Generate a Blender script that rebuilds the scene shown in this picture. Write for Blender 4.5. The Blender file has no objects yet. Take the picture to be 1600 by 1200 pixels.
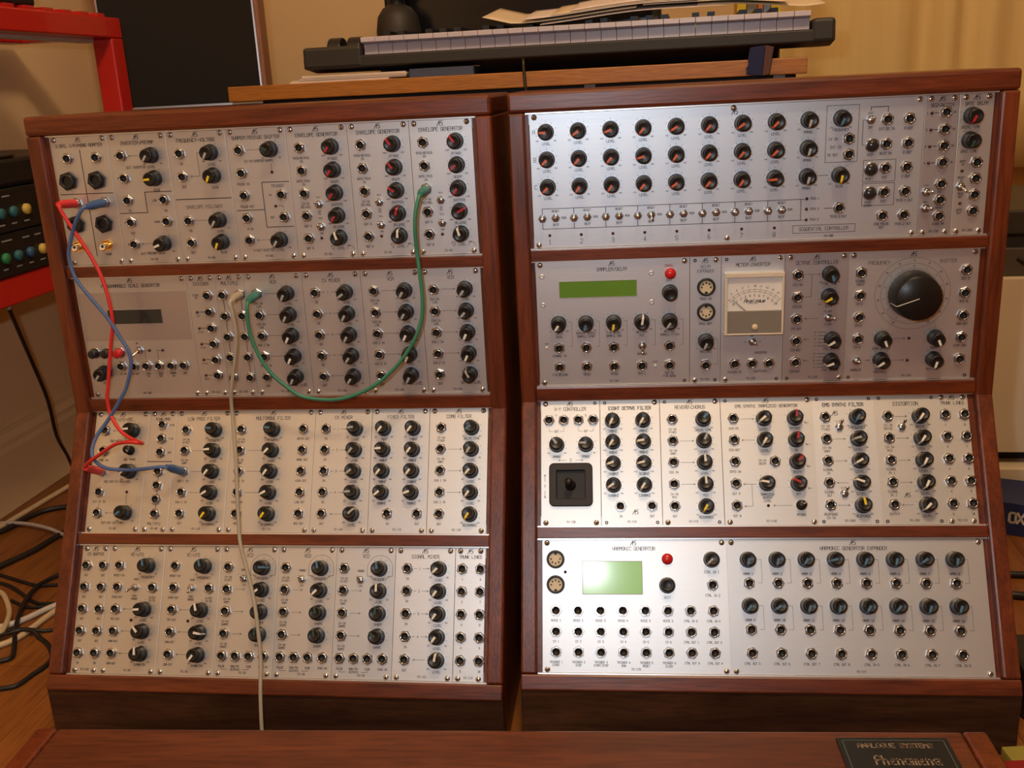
import bpy, bmesh, math, random
from mathutils import Vector, Matrix

random.seed(7)
scene = bpy.context.scene
COL = scene.collection
R = math.radians

# ------------------------------------------------------------------ camera
H = 0.630                               # camera height above the floor
PITCH, ROLL, FPX = 0.2921712, 0.0508073, 1564.84
_f = Vector((0, math.cos(PITCH), -math.sin(PITCH)))
_d0 = Vector((0, -math.sin(PITCH), -math.cos(PITCH)))
_r0 = Vector((1, 0, 0))
_r = math.cos(ROLL) * _r0 + math.sin(ROLL) * _d0
_d = -math.sin(ROLL) * _r0 + math.cos(ROLL) * _d0
camd = bpy.data.cameras.new('camera')
camd.sensor_fit = 'HORIZONTAL'
camd.sensor_width = 36.0
camd.lens = FPX / 1600 * 36.0
camd.clip_start = 0.02
cam = bpy.data.objects.new('camera', camd)
COL.objects.link(cam)
cam.matrix_world = Matrix(((_r.x, -_d.x, -_f.x, 0), (_r.y, -_d.y, -_f.y, 0), (_r.z, -_d.z, -_f.z, H), (0, 0, 0, 1)))
scene.camera = cam

# ------------------------------------------------------------------ world, lights, exposure
w = bpy.data.worlds.new('room_world')
scene.world = w
w.use_nodes = True
w.node_tree.nodes['Background'].inputs[0].default_value = (1.0, 0.8, 0.6, 1)
w.node_tree.nodes['Background'].inputs[1].default_value = 0.02

def lamp(name, kind, loc, energy, color, size):
    l = bpy.data.lights.new(name, kind)
    l.energy = energy
    l.color = color
    l.shadow_soft_size = size
    o = bpy.data.objects.new(name, l)
    o.location = loc
    COL.objects.link(o)
    return o
FLASH_E, BULB_E = 10.0, 56.0
# the little flash of the camera, up and to the left of its lens
fl = Vector((0, 0, H)) - 0.060 * _r - 0.066 * _d + 0.01 * _f
lamp('camera_flash', 'POINT', fl, FLASH_E, (0.86, 0.93, 1.0), 0.012)
# the room's warm ceiling bulb, behind the photographer
lamp('ceiling_bulb', 'POINT', (0.12, 0.08, 2.14), BULB_E, (1.0, 0.70, 0.42), 0.12)

vs = scene.view_settings
vs.view_transform = 'Standard'
vs.look = 'None'
vs.gamma = 1.0
vs.exposure = 0.0
vs.use_curve_mapping = False

# ------------------------------------------------------------------ materials
MATS = {}
def mat(name, color, rough=0.5, metal=0.0, var=0.06, scale=60.0, bump=0.0, spec=0.5, stretch=(1, 1, 1), coat=0.0, emit=None):
    m = bpy.data.materials.new(name)
    m.use_nodes = True
    nt = m.node_tree
    b = nt.nodes['Principled BSDF']
    tc = nt.nodes.new('ShaderNodeTexCoord')
    mp = nt.nodes.new('ShaderNodeMapping')
    mp.inputs['Scale'].default_value = stretch
    nz = nt.nodes.new('ShaderNodeTexNoise')
    nz.inputs['Scale'].default_value = scale
    nz.inputs['Detail'].default_value = 4
    mx = nt.nodes.new('ShaderNodeMix')
    mx.data_type = 'RGBA'
    c = color
    mx.inputs[6].default_value = (c[0] * (1 - var), c[1] * (1 - var), c[2] * (1 - var), 1)
    mx.inputs[7].default_value = (min(1, c[0] * (1 + var)), min(1, c[1] * (1 + var)), min(1, c[2] * (1 + var)), 1)
    L = nt.links.new
    L(tc.outputs['Object'], mp.inputs['Vector'])
    L(mp.outputs[0], nz.inputs['Vector'])
    L(nz.outputs['Fac'], mx.inputs[0])
    L(mx.outputs[2], b.inputs['Base Color'])
    b.inputs['Roughness'].default_value = rough
    b.inputs['Metallic'].default_value = metal
    b.inputs['Specular IOR Level'].default_value = spec
    b.inputs['Coat Weight'].default_value = coat
    if bump:
        bp = nt.nodes.new('ShaderNodeBump')
        bp.inputs['Strength'].default_value = bump
        bp.inputs['Distance'].default_value = 0.001
        L(nz.outputs['Fac'], bp.inputs['Height'])
        L(bp.outputs[0], b.inputs['Normal'])
    if emit:
        b.inputs['Emission Color'].default_value = (*emit[0], 1)
        b.inputs['Emission Strength'].default_value = emit[1]
    MATS[name] = m
    return m

def wood(name, dark, light, stretch, rough=0.35, scale=1.0, spec=0.5, bump=0.15):
    m = bpy.data.materials.new(name)
    m.use_nodes = True
    nt = m.node_tree
    b = nt.nodes['Principled BSDF']
    L = nt.links.new
    tc = nt.nodes.new('ShaderNodeTexCoord')
    mp = nt.nodes.new('ShaderNodeMapping')
    mp.inputs['Scale'].default_value = [s * scale for s in stretch]
    L(tc.outputs['Object'], mp.inputs['Vector'])
    n1 = nt.nodes.new('ShaderNodeTexNoise')
    n1.inputs['Scale'].default_value = 1.0
    n1.inputs['Detail'].default_value = 5
    n1.inputs['Distortion'].default_value = 0.6
    n2 = nt.nodes.new('ShaderNodeTexNoise')
    n2.inputs['Scale'].default_value = 7.0
    n2.inputs['Detail'].default_value = 3
    L(mp.outputs[0], n1.inputs['Vector'])
    L(mp.outputs[0], n2.inputs['Vector'])
    r1 = nt.nodes.new('ShaderNodeValToRGB')
    r1.color_ramp.elements[0].position = 0.3
    r1.color_ramp.elements[0].color = (*dark, 1)
    r1.color_ramp.elements[1].position = 0.72
    r1.color_ramp.elements[1].color = (*light, 1)
    L(n1.outputs['Fac'], r1.inputs['Fac'])
    r2 = nt.nodes.new('ShaderNodeValToRGB')
    r2.color_ramp.elements[0].position = 0.36
    r2.color_ramp.elements[0].color = (0.55, 0.5, 0.5, 1)
    r2.color_ramp.elements[1].position = 0.55
    r2.color_ramp.elements[1].color = (1, 1, 1, 1)
    L(n2.outputs['Fac'], r2.inputs['Fac'])
    mx = nt.nodes.new('ShaderNodeMix')
    mx.data_type = 'RGBA'
    mx.blend_type = 'MULTIPLY'
    mx.inputs[0].default_value = 0.7
    L(r1.outputs[0], mx.inputs[6])
    L(r2.outputs[0], mx.inputs[7])
    L(mx.outputs[2], b.inputs['Base Color'])
    bp = nt.nodes.new('ShaderNodeBump')
    bp.inputs['Strength'].default_value = bump
    bp.inputs['Distance'].default_value = 0.0006
    L(n2.outputs['Fac'], bp.inputs['Height'])
    L(bp.outputs[0], b.inputs['Normal'])
    b.inputs['Roughness'].default_value = rough
    b.inputs['Specular IOR Level'].default_value = spec
    MATS[name] = m
    return m

WD, WL = (0.080, 0.0145, 0.0040), (0.178, 0.037, 0.0095)
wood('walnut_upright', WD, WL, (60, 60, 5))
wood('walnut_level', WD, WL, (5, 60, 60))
wood('walnut_plinth_shaded', (0.028, 0.010, 0.004), (0.085, 0.034, 0.013), (5, 60, 42), rough=0.7, spec=0.2)  # mottled dark walnut, darkened further for the shade under the overhanging front
wood('walnut_lid', (0.078, 0.017, 0.0045), (0.148, 0.037, 0.010), (4, 45, 45), rough=0.45)
wood('desk_wood', (0.40, 0.150, 0.022), (0.52, 0.205, 0.035), (4, 50, 90), rough=0.45, bump=0.05)
wood('speaker_wood', (0.20, 0.075, 0.03), (0.34, 0.13, 0.06), (60, 60, 5), rough=0.45)
wood('floor_wood', (0.20, 0.065, 0.013), (0.28, 0.102, 0.022), (28, 1.6, 28), rough=0.4, bump=0.04)
for nm, c in dict(panel_plain=(0.61, 0.625, 0.645), panel_cool=(0.60, 0.64, 0.69), panel_dusky=(0.50, 0.485, 0.51),
                  panel_warm=(0.63, 0.625, 0.61), panel_pale=(0.68, 0.69, 0.70)).items():
    mat(nm, c, rough=0.44, metal=0.86, var=0.035, scale=30, stretch=(1, 22, 1), bump=0.03)
mat('ink', (0.018, 0.018, 0.026), 0.6, var=0.2, scale=300)
mat('ink_red', (0.35, 0.03, 0.03), 0.6, var=0.2, scale=300)
mat('chrome', (0.66, 0.67, 0.70), 0.14, 1.0, var=0.05, scale=400)
mat('nickel', (0.43, 0.43, 0.44), 0.24, 1.0, var=0.08, scale=400)
mat('aluminium_rail', (0.78, 0.77, 0.76), 0.35, 0.85, var=0.04, scale=80, stretch=(1, 20, 20))
mat('hole_black', (0.006, 0.006, 0.006), 0.6, var=0.2)
mat('knob_black', (0.008, 0.0075, 0.0075), 0.36, var=0.2, scale=500, spec=0.4)
mat('joy_frame', (0.016, 0.012, 0.012), 0.6, var=0.15, scale=300)
mat('plastic_black', (0.012, 0.012, 0.013), 0.4, var=0.2, scale=300)
mat('button_grey', (0.020, 0.020, 0.022), 0.2, var=0.1)
mat('gold', (0.95, 0.58, 0.17), 0.18, 1.0, var=0.05, scale=300)
mat('cream_plastic', (0.62, 0.52, 0.34), 0.45, var=0.06)
mat('white_plastic', (0.75, 0.74, 0.70), 0.4, var=0.04)
mat('led_dark', (0.05, 0.006, 0.006), 0.2, var=0.1)
mat('led_clear', (0.62, 0.62, 0.6), 0.2, var=0.05)
mat('red_button', (0.55, 0.015, 0.02), 0.25, var=0.05)
PC = dict(white=(0.72, 0.70, 0.62), grey=(0.36, 0.36, 0.34), yellow=(0.74, 0.55, 0.02), red=(0.52, 0.02, 0.03),
          blue=(0.06, 0.16, 0.27), green=(0.022, 0.055, 0.040), orange=(0.62, 0.10, 0.03), dark=(0.03, 0.03, 0.03))
PC['red'] = (0.38, 0.014, 0.020)
PC['orange'] = (0.56, 0.105, 0.032)
for k, c in PC.items():
    mat('pointer_' + k, c, 0.45, var=0.05, scale=300)
mat('lcd_green', (0.115, 0.27, 0.040), 0.12, var=0.04, scale=40, coat=0.5)
mat('lcd_bright', (0.26, 0.58, 0.13), 0.32, var=0.03, scale=40, spec=0.35, coat=0.25, emit=((0.30, 0.62, 0.16), 0.06))
MATS['lcd_bright'].node_tree.nodes['Principled BSDF'].inputs['Coat Roughness'].default_value = 0.13
mat('lcd_off', (0.025, 0.027, 0.026), 0.15, var=0.05, scale=40)
mat('meter_paper', (0.72, 0.70, 0.66), 0.55, var=0.02)
mat('meter_grey', (0.20, 0.18, 0.15), 0.4, var=0.05)
mat('meter_case', (0.62, 0.56, 0.46), 0.15, var=0.04, coat=0.4)
mat('cable_red', (0.62, 0.025, 0.022), 0.42, var=0.08, scale=80)
mat('cable_blue', (0.07, 0.13, 0.30), 0.45, var=0.1, scale=80)
mat('cable_green', (0.035, 0.20, 0.12), 0.42, var=0.1, scale=80)
mat('cable_grey', (0.36, 0.32, 0.25), 0.5, var=0.08, scale=80)
mat('boot_red', (0.68, 0.03, 0.025), 0.5, var=0.08, scale=80)
mat('boot_blue', (0.045, 0.10, 0.25), 0.5, var=0.08, scale=80)
mat('boot_green', (0.03, 0.19, 0.14), 0.5, var=0.08, scale=80)
mat('boot_grey', (0.46, 0.38, 0.26), 0.5, var=0.08, scale=80)
mat('wall_paint', (0.82, 0.60, 0.33), 0.85, var=0.03, scale=8, bump=0.02)
mat('ceiling_paint', (0.80, 0.77, 0.70), 0.9, var=0.02, scale=6)
mat('skirting_paint', (0.80, 0.59, 0.33), 0.45, var=0.03, scale=8)
mat('curtain_cloth', (0.78, 0.58, 0.25), 0.85, var=0.07, scale=6, stretch=(14, 14, 0.6), bump=0.02)
mat('red_steel', (0.55, 0.016, 0.012), 0.30, var=0.05, scale=20, coat=0.3)
mat('shelf_strip', (0.55, 0.48, 0.40), 0.4, var=0.05)
mat('rack_black', (0.010, 0.009, 0.009), 0.45, var=0.2, scale=80)
mat('rack_print', (0.32, 0.31, 0.30), 0.6, var=0.1)
for k, c in dict(teal=(0.03, 0.14, 0.16), blue=(0.03, 0.10, 0.18), green=(0.03, 0.22, 0.08), yellow=(0.62, 0.45, 0.10)).items():
    mat('rack_knob_' + k, c, 0.4, var=0.06)
mat('grille_cloth', (0.012, 0.010, 0.009), 0.95, var=0.25, scale=900)
mat('silver_trim', (0.55, 0.55, 0.57), 0.3, 0.6, var=0.04)
mat('keyboard_black', (0.030, 0.026, 0.022), 0.55, var=0.1, scale=300)
mat('key_white', (0.62, 0.57, 0.66), 0.35, var=0.03)
mat('screen_black', (0.008, 0.008, 0.010), 0.18, var=0.1)
mat('paper', (0.80, 0.70, 0.68), 0.85, var=0.04, scale=20)
mat('paper_cream', (0.76, 0.64, 0.46), 0.85, var=0.05, scale=20)
mat('book_blue', (0.06, 0.08, 0.14), 0.5, var=0.1)
mat('book_yellow', (0.75, 0.55, 0.03), 0.5, var=0.05)
mat('book_skyblue', (0.16, 0.25, 0.42), 0.5, var=0.05)
mat('book_orange', (0.65, 0.20, 0.05), 0.5, var=0.05)
mat('cloth_navy', (0.012, 0.016, 0.075), 0.8, var=0.2, scale=200)
mat('strap_brown', (0.10, 0.04, 0.03), 0.7, var=0.4, scale=250)
mat('bracket_grey', (0.30, 0.28, 0.26), 0.5, var=0.05)
mat('under_black', (0.012, 0.010, 0.010), 0.7, var=0.1)
mat('cream_case', (0.60, 0.50, 0.36), 0.5, var=0.03, scale=10)
mat('device_dark', (0.030, 0.026, 0.022), 0.5, var=0.1, scale=30)
mat('device_brown', (0.070, 0.055, 0.042), 0.5, var=0.1, scale=30)
mat('carton_blue', (0.012, 0.022, 0.085), 0.4, var=0.08, scale=20)
mat('carton_white', (0.55, 0.50, 0.42), 0.5, var=0.05)
mat('packet_red', (0.22, 0.008, 0.010), 0.5, var=0.06)
mat('packet_yellow', (0.26, 0.22, 0.04), 0.5, var=0.06)
mat('cord_black', (0.010, 0.009, 0.009), 0.5, var=0.1)
mat('cord_white', (0.55, 0.50, 0.44), 0.5, var=0.05)
mat('cord_cream', (0.58, 0.44, 0.26), 0.5, var=0.05)
mat('cord_clear', (0.45, 0.38, 0.36), 0.3, var=0.05)
mat('brass_cord', (0.05, 0.035, 0.02), 0.3, 0.3, var=0.1)
mat('badge_black', (0.005, 0.006, 0.006), 0.4, var=0.1)
mat('badge_print', (0.24, 0.17, 0.11), 0.5, var=0.05)
mat('badge_line', (0.10, 0.14, 0.13), 0.4, var=0.05)

# ------------------------------------------------------------------ mesh helpers (millimetres in, metres out)
class MB:
    def __init__(self):
        self.v, self.f, self.m, self.s, self.slots = [], [], [], [], []
    def slot(self, name):
        if name not in self.slots:
            self.slots.append(name)
        return self.slots.index(name)
    def add(self, vs, fs, m, smooth=False):
        k = len(self.v)
        i = self.slot(m)
        self.v += [tuple(c * 0.001 for c in p) for p in vs]
        for f in fs:
            self.f.append(tuple(k + j for j in f))
            self.m.append(i)
            self.s.append(smooth)
        return self
    def box(self, x0, x1, y0, y1, z0, z1, m):
        vs = [(x, y, z) for x in (x0, x1) for y in (y0, y1) for z in (z0, z1)]
        return self.add(vs, [(0, 1, 3, 2), (4, 6, 7, 5), (0, 4, 5, 1), (2, 3, 7, 6), (0, 2, 6, 4), (1, 5, 7, 3)], m)
    def lathe(self, prof, n, m, cx=0, cy=0, smooth=True, rot=0.0, rib=0.0, cap=True):
        vs = []
        for r, z in prof:
            for i in range(n):
                a = 2 * math.pi * i / n + rot
                q = r + (rib if i % 2 else -rib) * (1 if r > 3 else 0)
                vs.append((cx + q * math.cos(a), cy + q * math.sin(a), z))
        fs = []
        for k in range(len(prof) - 1):
            for i in range(n):
                j = (i + 1) % n
                fs.append((k * n + i, k * n + j, (k + 1) * n + j, (k + 1) * n + i))
        self.add(vs, fs, m, smooth)
        if cap and prof[-1][0] > 0.01:
            k = (len(prof) - 1) * n
            self.f.append(tuple(len(self.v) - n + i for i in range(n)))
            self.m.append(self.slot(m))
            self.s.append(False)
        return self
    def prism(self, poly, z0, z1, m, axis='z'):
        """poly: 2D outline; axis: direction of extrusion"""
        n = len(poly)
        def P(a, b, c):
            return {'z': (a, b, c), 'x': (c, a, b), 'y': (a, c, b)}[axis]
        vs = [P(a, b, z0) for a, b in poly] + [P(a, b, z1) for a, b in poly]
        fs = [tuple(range(n)), tuple(range(2 * n - 1, n - 1, -1))]
        for i in range(n):
            j = (i + 1) % n
            fs.append((i, i + n, j + n, j))
        return self.add(vs, fs, m)
    def tube(self, pts, r, m, n=8, caps=True, sub=4):
        P = catmull([Vector(p) for p in pts], sub)
        rr = r if callable(r) else (lambda t: r)
        vs, fs = [], []
        up = None
        for i, p in enumerate(P):
            t = (P[min(i + 1, len(P) - 1)] - P[max(i - 1, 0)]).normalized()
            if up is None:
                up = t.orthogonal().normalized()
            up = (up - t * up.dot(t)).normalized()
            s = t.cross(up)
            q = rr(i / (len(P) - 1))
            for k in range(n):
                a = 2 * math.pi * k / n
                vs.append(tuple(p + up * (q * math.cos(a)) + s * (q * math.sin(a))))
        for i in range(len(P) - 1):
            for k in range(n):
                j = (k + 1) % n
                fs.append((i * n + k, i * n + j, (i + 1) * n + j, (i + 1) * n + k))
        self.add(vs, fs, m, True)
        if caps:
            self.add(vs[:n], [tuple(range(n - 1, -1, -1))], m)
            self.add(vs[-n:], [tuple(range(n))], m)
        return self
    def mesh(self, name):
        me = bpy.data.meshes.new(name)
        me.from_pydata(self.v, [], self.f)
        for s in self.slots:
            me.materials.append(MATS[s])
        me.polygons.foreach_set('material_index', self.m)
        me.polygons.foreach_set('use_smooth', self.s)
        bm = bmesh.new()
        bm.from_mesh(me)
        bmesh.ops.recalc_face_normals(bm, faces=bm.faces)
        bm.to_mesh(me)
        bm.free()
        me.update()
        return me
    def obj(self, name, parent=None, loc=(0, 0, 0), bevel=0.0):
        return put(name, self.mesh(name), parent, loc, 0, bevel)

def catmull(P, sub):
    if len(P) < 3:
        return P
    out = []
    for i in range(len(P) - 1):
        p0, p1, p2, p3 = P[max(i - 1, 0)], P[i], P[i + 1], P[min(i + 2, len(P) - 1)]
        for k in range(sub):
            t = k / sub
            out.append(0.5 * ((2 * p1) + (p2 - p0) * t + (2 * p0 - 5 * p1 + 4 * p2 - p3) * t * t + (3 * p1 - p0 - 3 * p2 + p3) * t ** 3))
    out.append(P[-1])
    return out

def put(name, me, parent=None, loc=(0, 0, 0), rz=0.0, bevel=0.0):
    o = bpy.data.objects.new(name, me)
    COL.objects.link(o)
    o.parent = parent
    o.location = [c * 0.001 for c in loc]
    o.rotation_euler = (0, 0, rz)
    if bevel:
        b = o.modifiers.new('bevel', 'BEVEL')
        b.width = bevel * 0.001
        b.segments = 2
        b.limit_method = 'ANGLE'
    return o

def tag(o, label, cat, group=None):
    o['label'] = label
    o['category'] = cat
    if group:
        o['group'] = group
    return o
def struct(o, label=None):
    o['kind'] = 'structure'
    if label:
        o['label'] = label
    return o
def thing(name, label, cat, loc=(0, 0, 0), rot=(0, 0, 0), group=None):
    o = bpy.data.objects.new(name, None)
    o.empty_display_size = 0.02
    COL.objects.link(o)
    o.location = [c * 0.001 for c in loc]
    o.rotation_euler = rot
    return tag(o, label, cat, group)

# ------------------------------------------------------------------ plotter lettering (stroke font, grid 4 x 6)
GL = {
 'A': '00 05 16 36 45 40/03 43', 'B': '00 06 36 45 44 33 03/33 42 41 30 00', 'C': '45 36 16 05 01 10 30 41', 'D': '00 06 26 44 42 20 00',
 'E': '46 06 00 40/03 33', 'F': '46 06 00/03 33', 'G': '45 36 16 05 01 10 30 41 43 23', 'H': '00 06/40 46/03 43', 'I': '10 30/20 26/16 36',
 'J': '01 10 20 31 36', 'K': '00 06/46 03 40', 'L': '06 00 40', 'M': '00 06 23 46 40', 'N': '00 06 40 46', 'O': '01 05 16 36 45 41 30 10 01',
 'P': '00 06 36 45 44 33 03', 'Q': '01 05 16 36 45 41 30 10 01/22 40', 'R': '00 06 36 45 44 33 03/23 40', 'S': '01 10 30 41 42 33 13 04 05 16 36 45',
 'T': '06 46/26 20', 'U': '06 01 10 30 41 46', 'V': '06 20 46', 'W': '06 10 23 30 46', 'X': '00 46/06 40', 'Y': '06 23 46/23 20', 'Z': '06 46 00 40',
 '0': '01 05 16 36 45 41 30 10 01/11 35', '1': '15 26 20/10 30', '2': '05 16 36 45 44 00 40', '3': '05 16 36 45 44 33 13/33 42 41 30 10 01',
 '4': '30 36 02 42', '5': '46 06 03 33 42 41 30 10 01', '6': '36 16 04 01 10 30 41 42 33 03', '7': '06 46 10', '8': '13 04 05 16 36 45 44 33 13 02 01 10 30 41 42 33',
 '9': '10 30 42 45 36 16 05 04 13 43', '-': '03 43', '+': '03 43/21 25', '/': '00 46', '\\': '06 40', '.': '20 21', ':': '21 22/24 25', '>': '05 43 01', '<': '45 03 41',
 'P_': '00 06 36 45 44 33 03', 'h': '00 06/03 24 33 30', 'e': '02 32 33 24 13 02 01 10 30', 'n': '00 04/03 14 33 30', 'o': '01 03 14 34 43 41 30 10 01', 'm': '00 04/03 14 23 20/23 34 43 40',
 'a': '03 14 34 43 40/42 12 01 10 30 41', 'l': '16 11 20', 'g': '43 34 14 03 02 11 31 43/44 40', 'u': '04 01 10 30 41/44 40',
}
def stroke(mb, pts, wd, m='ink', z=0.12):
    """flat printed line along 2D points (panel mm, y up)"""
    for (x0, y0), (x1, y1) in zip(pts[:-1], pts[1:]):
        dx, dy = x1 - x0, y1 - y0
        l = math.hypot(dx, dy)
        if l < 1e-6:
            continue
        dx, dy = dx / l * wd / 2, dy / l * wd / 2
        mb.add([(x0 - dx - dy, y0 - dy + dx, z), (x0 - dx + dy, y0 - dy - dx, z), (x1 + dx + dy, y1 + dy - dx, z), (x1 + dx - dy, y1 + dy + dx, z)], [(0, 1, 2, 3)], m)
def text(mb, s, xc, yc, h, wd=0.36, m='ink', z=0.12, ww=0.84, adv=5.1, shear=0.0, maxw=None, align='c'):
    u = h / 6
    ux = u * ww
    W = (len(s) - 1) * adv * ux + 4 * ux
    if maxw and W > maxw:
        ux *= maxw / W
        W = maxw
    x = xc - (W / 2 if align == 'c' else (0 if align == 'l' else W))
    for ch in s:
        g = GL.get(ch)
        if g:
            for st in g.split('/'):
                P = [(int(t[0]), int(t[1])) for t in st.split()]
                stroke(mb, [(x + a * ux + shear * b * u, yc + (b - 3) * u) for a, b in P], wd, m, z)
        x += adv * ux
def circle(mb, cx, cy, r, wd, n=48, a0=0, a1=360, m='ink'):
    stroke(mb, [(cx + r * math.cos(R(a0 + (a1 - a0) * i / n)), cy + r * math.sin(R(a0 + (a1 - a0) * i / n))) for i in range(n + 1)], wd, m)

# ------------------------------------------------------------------ shared control meshes
def hexa(r, rot=0):
    return [(r * math.cos(R(60 * i + rot)), r * math.sin(R(60 * i + rot))) for i in range(6)]
def m_jack():
    b = MB()
    b.lathe([(4.4, 0), (4.4, 3.5), (4.1, 3.9), (3.7, 3.9), (3.45, 3.6), (3.45, 0.5)], 20, 'chrome', cap=False)
    b.lathe([(3.42, 3.0), (3.42, 0.5), (0.01, 0.45)], 16, 'hole_black')
    return b.mesh('jack')
def m_nut(r=5.9, h=2.1, ri=4.35, m='nickel'):
    b = MB()
    o = hexa(r)
    b.add([(x, y, 0) for x, y in o] + [(x, y, h - 0.35) for x, y in o] + [(x * .93, y * .93, h) for x, y in o] + [(ri * math.cos(R(60 * i)), ri * math.sin(R(60 * i)), h) for i in range(6)],
          [(i + k, (i + 1) % 6 + k, (i + 1) % 6 + k + 6, i + k + 6) for k in (0, 6, 12) for i in range(6)], m)
    return b.mesh('hex_nut')
def m_knob():
    b = MB()
    b.lathe([(7.9, 0.5), (7.9, 2.6), (7.5, 3.6), (7.0, 8.0), (6.7, 12.2), (6.2, 13.4), (5.2, 13.9), (4.6, 13.6), (0.01, 13.5)], 36, 'knob_black', rib=0.07)
    return b.mesh('knob')
def m_pointer(col):
    b = MB()
    prof = [(-0.6, 14.05), (5.2, 14.15), (6.5, 13.3), (7.05, 12.0), (7.3, 8.0), (7.85, 3.6)]
    wdt = [1.15, 1.0, 0.9, 0.8, 0.75, 0.7]
    vs, fs = [], []
    for (y, z), ww in zip(prof, wdt):
        vs += [(-ww, y, z), (ww, y, z), (-ww, y - 0.8, z - 0.8), (ww, y - 0.8, z - 0.8)]
    for i in range(len(prof) - 1):
        k = 4 * i
        fs += [(k, k + 1, k + 5, k + 4), (k, k + 4, k + 6, k + 2), (k + 1, k + 3, k + 7, k + 5)]
    b.add(vs, fs, 'pointer_' + col)
    return b.mesh('pointer')
def m_screw():
    b = MB()
    b.lathe([(2.75, 0), (2.75, 0.5), (2.3, 1.2), (1.3, 1.65), (0.01, 1.75)], 14, 'chrome')
    b.box(-1.3, 1.3, -0.25, 0.25, 1.3, 1.86, 'hole_black')
    b.box(-0.25, 0.25, -1.3, 1.3, 1.3, 1.85, 'hole_black')
    return b.mesh('screw')
def m_switch():
    b = MB()
    o = hexa(4.3)
    b.prism(o, 0, 1.7, 'nickel')
    b.lathe([(3.0, 1.7), (3.0, 4.2), (2.5, 4.6), (0.01, 4.6)], 14, 'nickel')
    return b.mesh('toggle_switch')
def m_lever():
    b = MB()
    b.lathe([(0.9, 0), (1.1, 4), (1.5, 8.6), (1.2, 9.6), (0.01, 9.9)], 12, 'chrome')
    return b.mesh('lever')
def m_led(m):
    b = MB()
    b.lathe([(1.5, 0), (1.5, 0.7), (1.1, 1.5), (0.01, 1.9)], 12, m)
    return b.mesh('indicator_lamp')
def m_bigjack():
    b = MB()
    b.prism(hexa(9.6, 15), 0, 3.0, 'plastic_black')
    b.lathe([(7.4, 3.0), (7.4, 5.2), (6.6, 5.8), (5.0, 5.8), (4.6, 5.0), (4.3, 1.0)], 20, 'plastic_black', cap=False)
    b.lathe([(4.4, 1.0), (0.01, 0.9)], 14, 'hole_black')
    return b.mesh('large_jack')
def m_phono():
    b = MB()
    b.prism(hexa(6.2, 10), 0, 2.2, 'gold')
    b.lathe([(4.3, 2.2), (4.3, 11.0), (3.9, 11.4), (3.3, 11.4), (3.3, 10.6)], 20, 'gold', cap=False)
    b.lathe([(3.35, 10.6), (1.5, 10.6)], 20, 'white_plastic', cap=False)
    b.lathe([(1.55, 10.55), (0.01, 10.5)], 12, 'hole_black')
    return b.mesh('phono_socket')
def m_din():
    b = MB()
    b.lathe([(9.0, 0), (9.0, 2.4), (8.5, 2.9), (7.0, 2.9), (6.7, 2.4), (6.7, 0.9)], 32, 'plastic_black', cap=False)
    b.lathe([(6.75, 0.9), (0.01, 0.9)], 24, 'cream_plastic')
    for i in range(5):
        a = R(180 + 45 * i) if True else 0
        b.lathe([(0.85, 0.9), (0.85, 1.4), (0.01, 1.4)], 8, 'hole_black', 4.4 * math.cos(a), -4.4 * math.sin(a) - 0.3)
    b.box(-1.3, 1.3, -6.5, -4.6, 0.9, 1.8, 'hole_black')
    return b.mesh('din_socket')
def m_button(m, r, h, dome):
    b = MB()
    b.lathe([(r, 0), (r, h - dome), (r * 0.92, h - dome * 0.45), (r * 0.6, h - 0.1), (0.01, h)], 20, m)
    return b.mesh('push_button')
def m_bezel(r):
    b = MB()
    b.lathe([(r + 1.4, 0), (r + 1.4, 0.9), (r + 0.6, 1.4), (r + 0.05, 1.4), (r + 0.05, 0.2)], 20, 'nickel', cap=False)
    return b.mesh('bezel')
def m_trim_knob():
    b = MB()
    b.lathe([(5.0, 0.4), (5.0, 1.4), (4.4, 1.6), (4.2, 9.5), (3.6, 10.3), (0.01, 10.3)], 24, 'knob_black', rib=0.12)
    return b.mesh('knob')
def m_stud():
    b = MB()
    b.lathe([(2.6, 0), (2.4, 0.35), (1.7, 0.6), (1.0, 0.35), (0.01, 0.3)], 16, 'panel_pale')
    return b.mesh('stud')
ME = dict(jack=m_jack(), nut=m_nut(), knob=m_knob(), screw=m_screw(), switch=m_switch(), lever=m_lever(), led=m_led('led_dark'), ledc=m_led('led_clear'),
          big=m_bigjack(), phono=m_phono(), din=m_din(), button=m_button('button_grey', 5.2, 5.5, 3), bezel=m_bezel(5.2),
          smallb=m_button('plastic_black', 4.6, 9.0, 1.2), smallr=m_button('red_button', 4.6, 9.0, 1.2), sbezel=m_bezel(4.6),
          stud=m_stud(), redb=m_button('red_button', 5.6, 5.5, 4), trim=m_trim_knob())
for k in PC:
    ME['pt_' + k] = m_pointer(k)

# ------------------------------------------------------------------ cabinets
HP = 5.08
TH = 0.5115190
PITCHROW, D2, D3 = 142.55, 17.232, -0.513
CAB = {'L': dict(yaw=-0.1286004, x=-236.92, y=1004.53), 'R': dict(yaw=-0.1096254, x=240.93, y=966.29)}
ZB = 311.555                                           # height of the bend above the floor
CT, ST = math.cos(TH), math.sin(TH)
def row_bottom(row):
    return {1: -D2 - PITCHROW, 2: -D2, 3: D3 + 128.5, 4: D3 + PITCHROW + 128.5}[row]
def cab_local(s, off=0.0):
    """in-plane distance below the bend and distance out of the panel -> cabinet local y, z"""
    if s <= 0:
        return -off, ZB - s
    return -s * ST - off * CT, ZB - s * CT + off * ST

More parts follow.
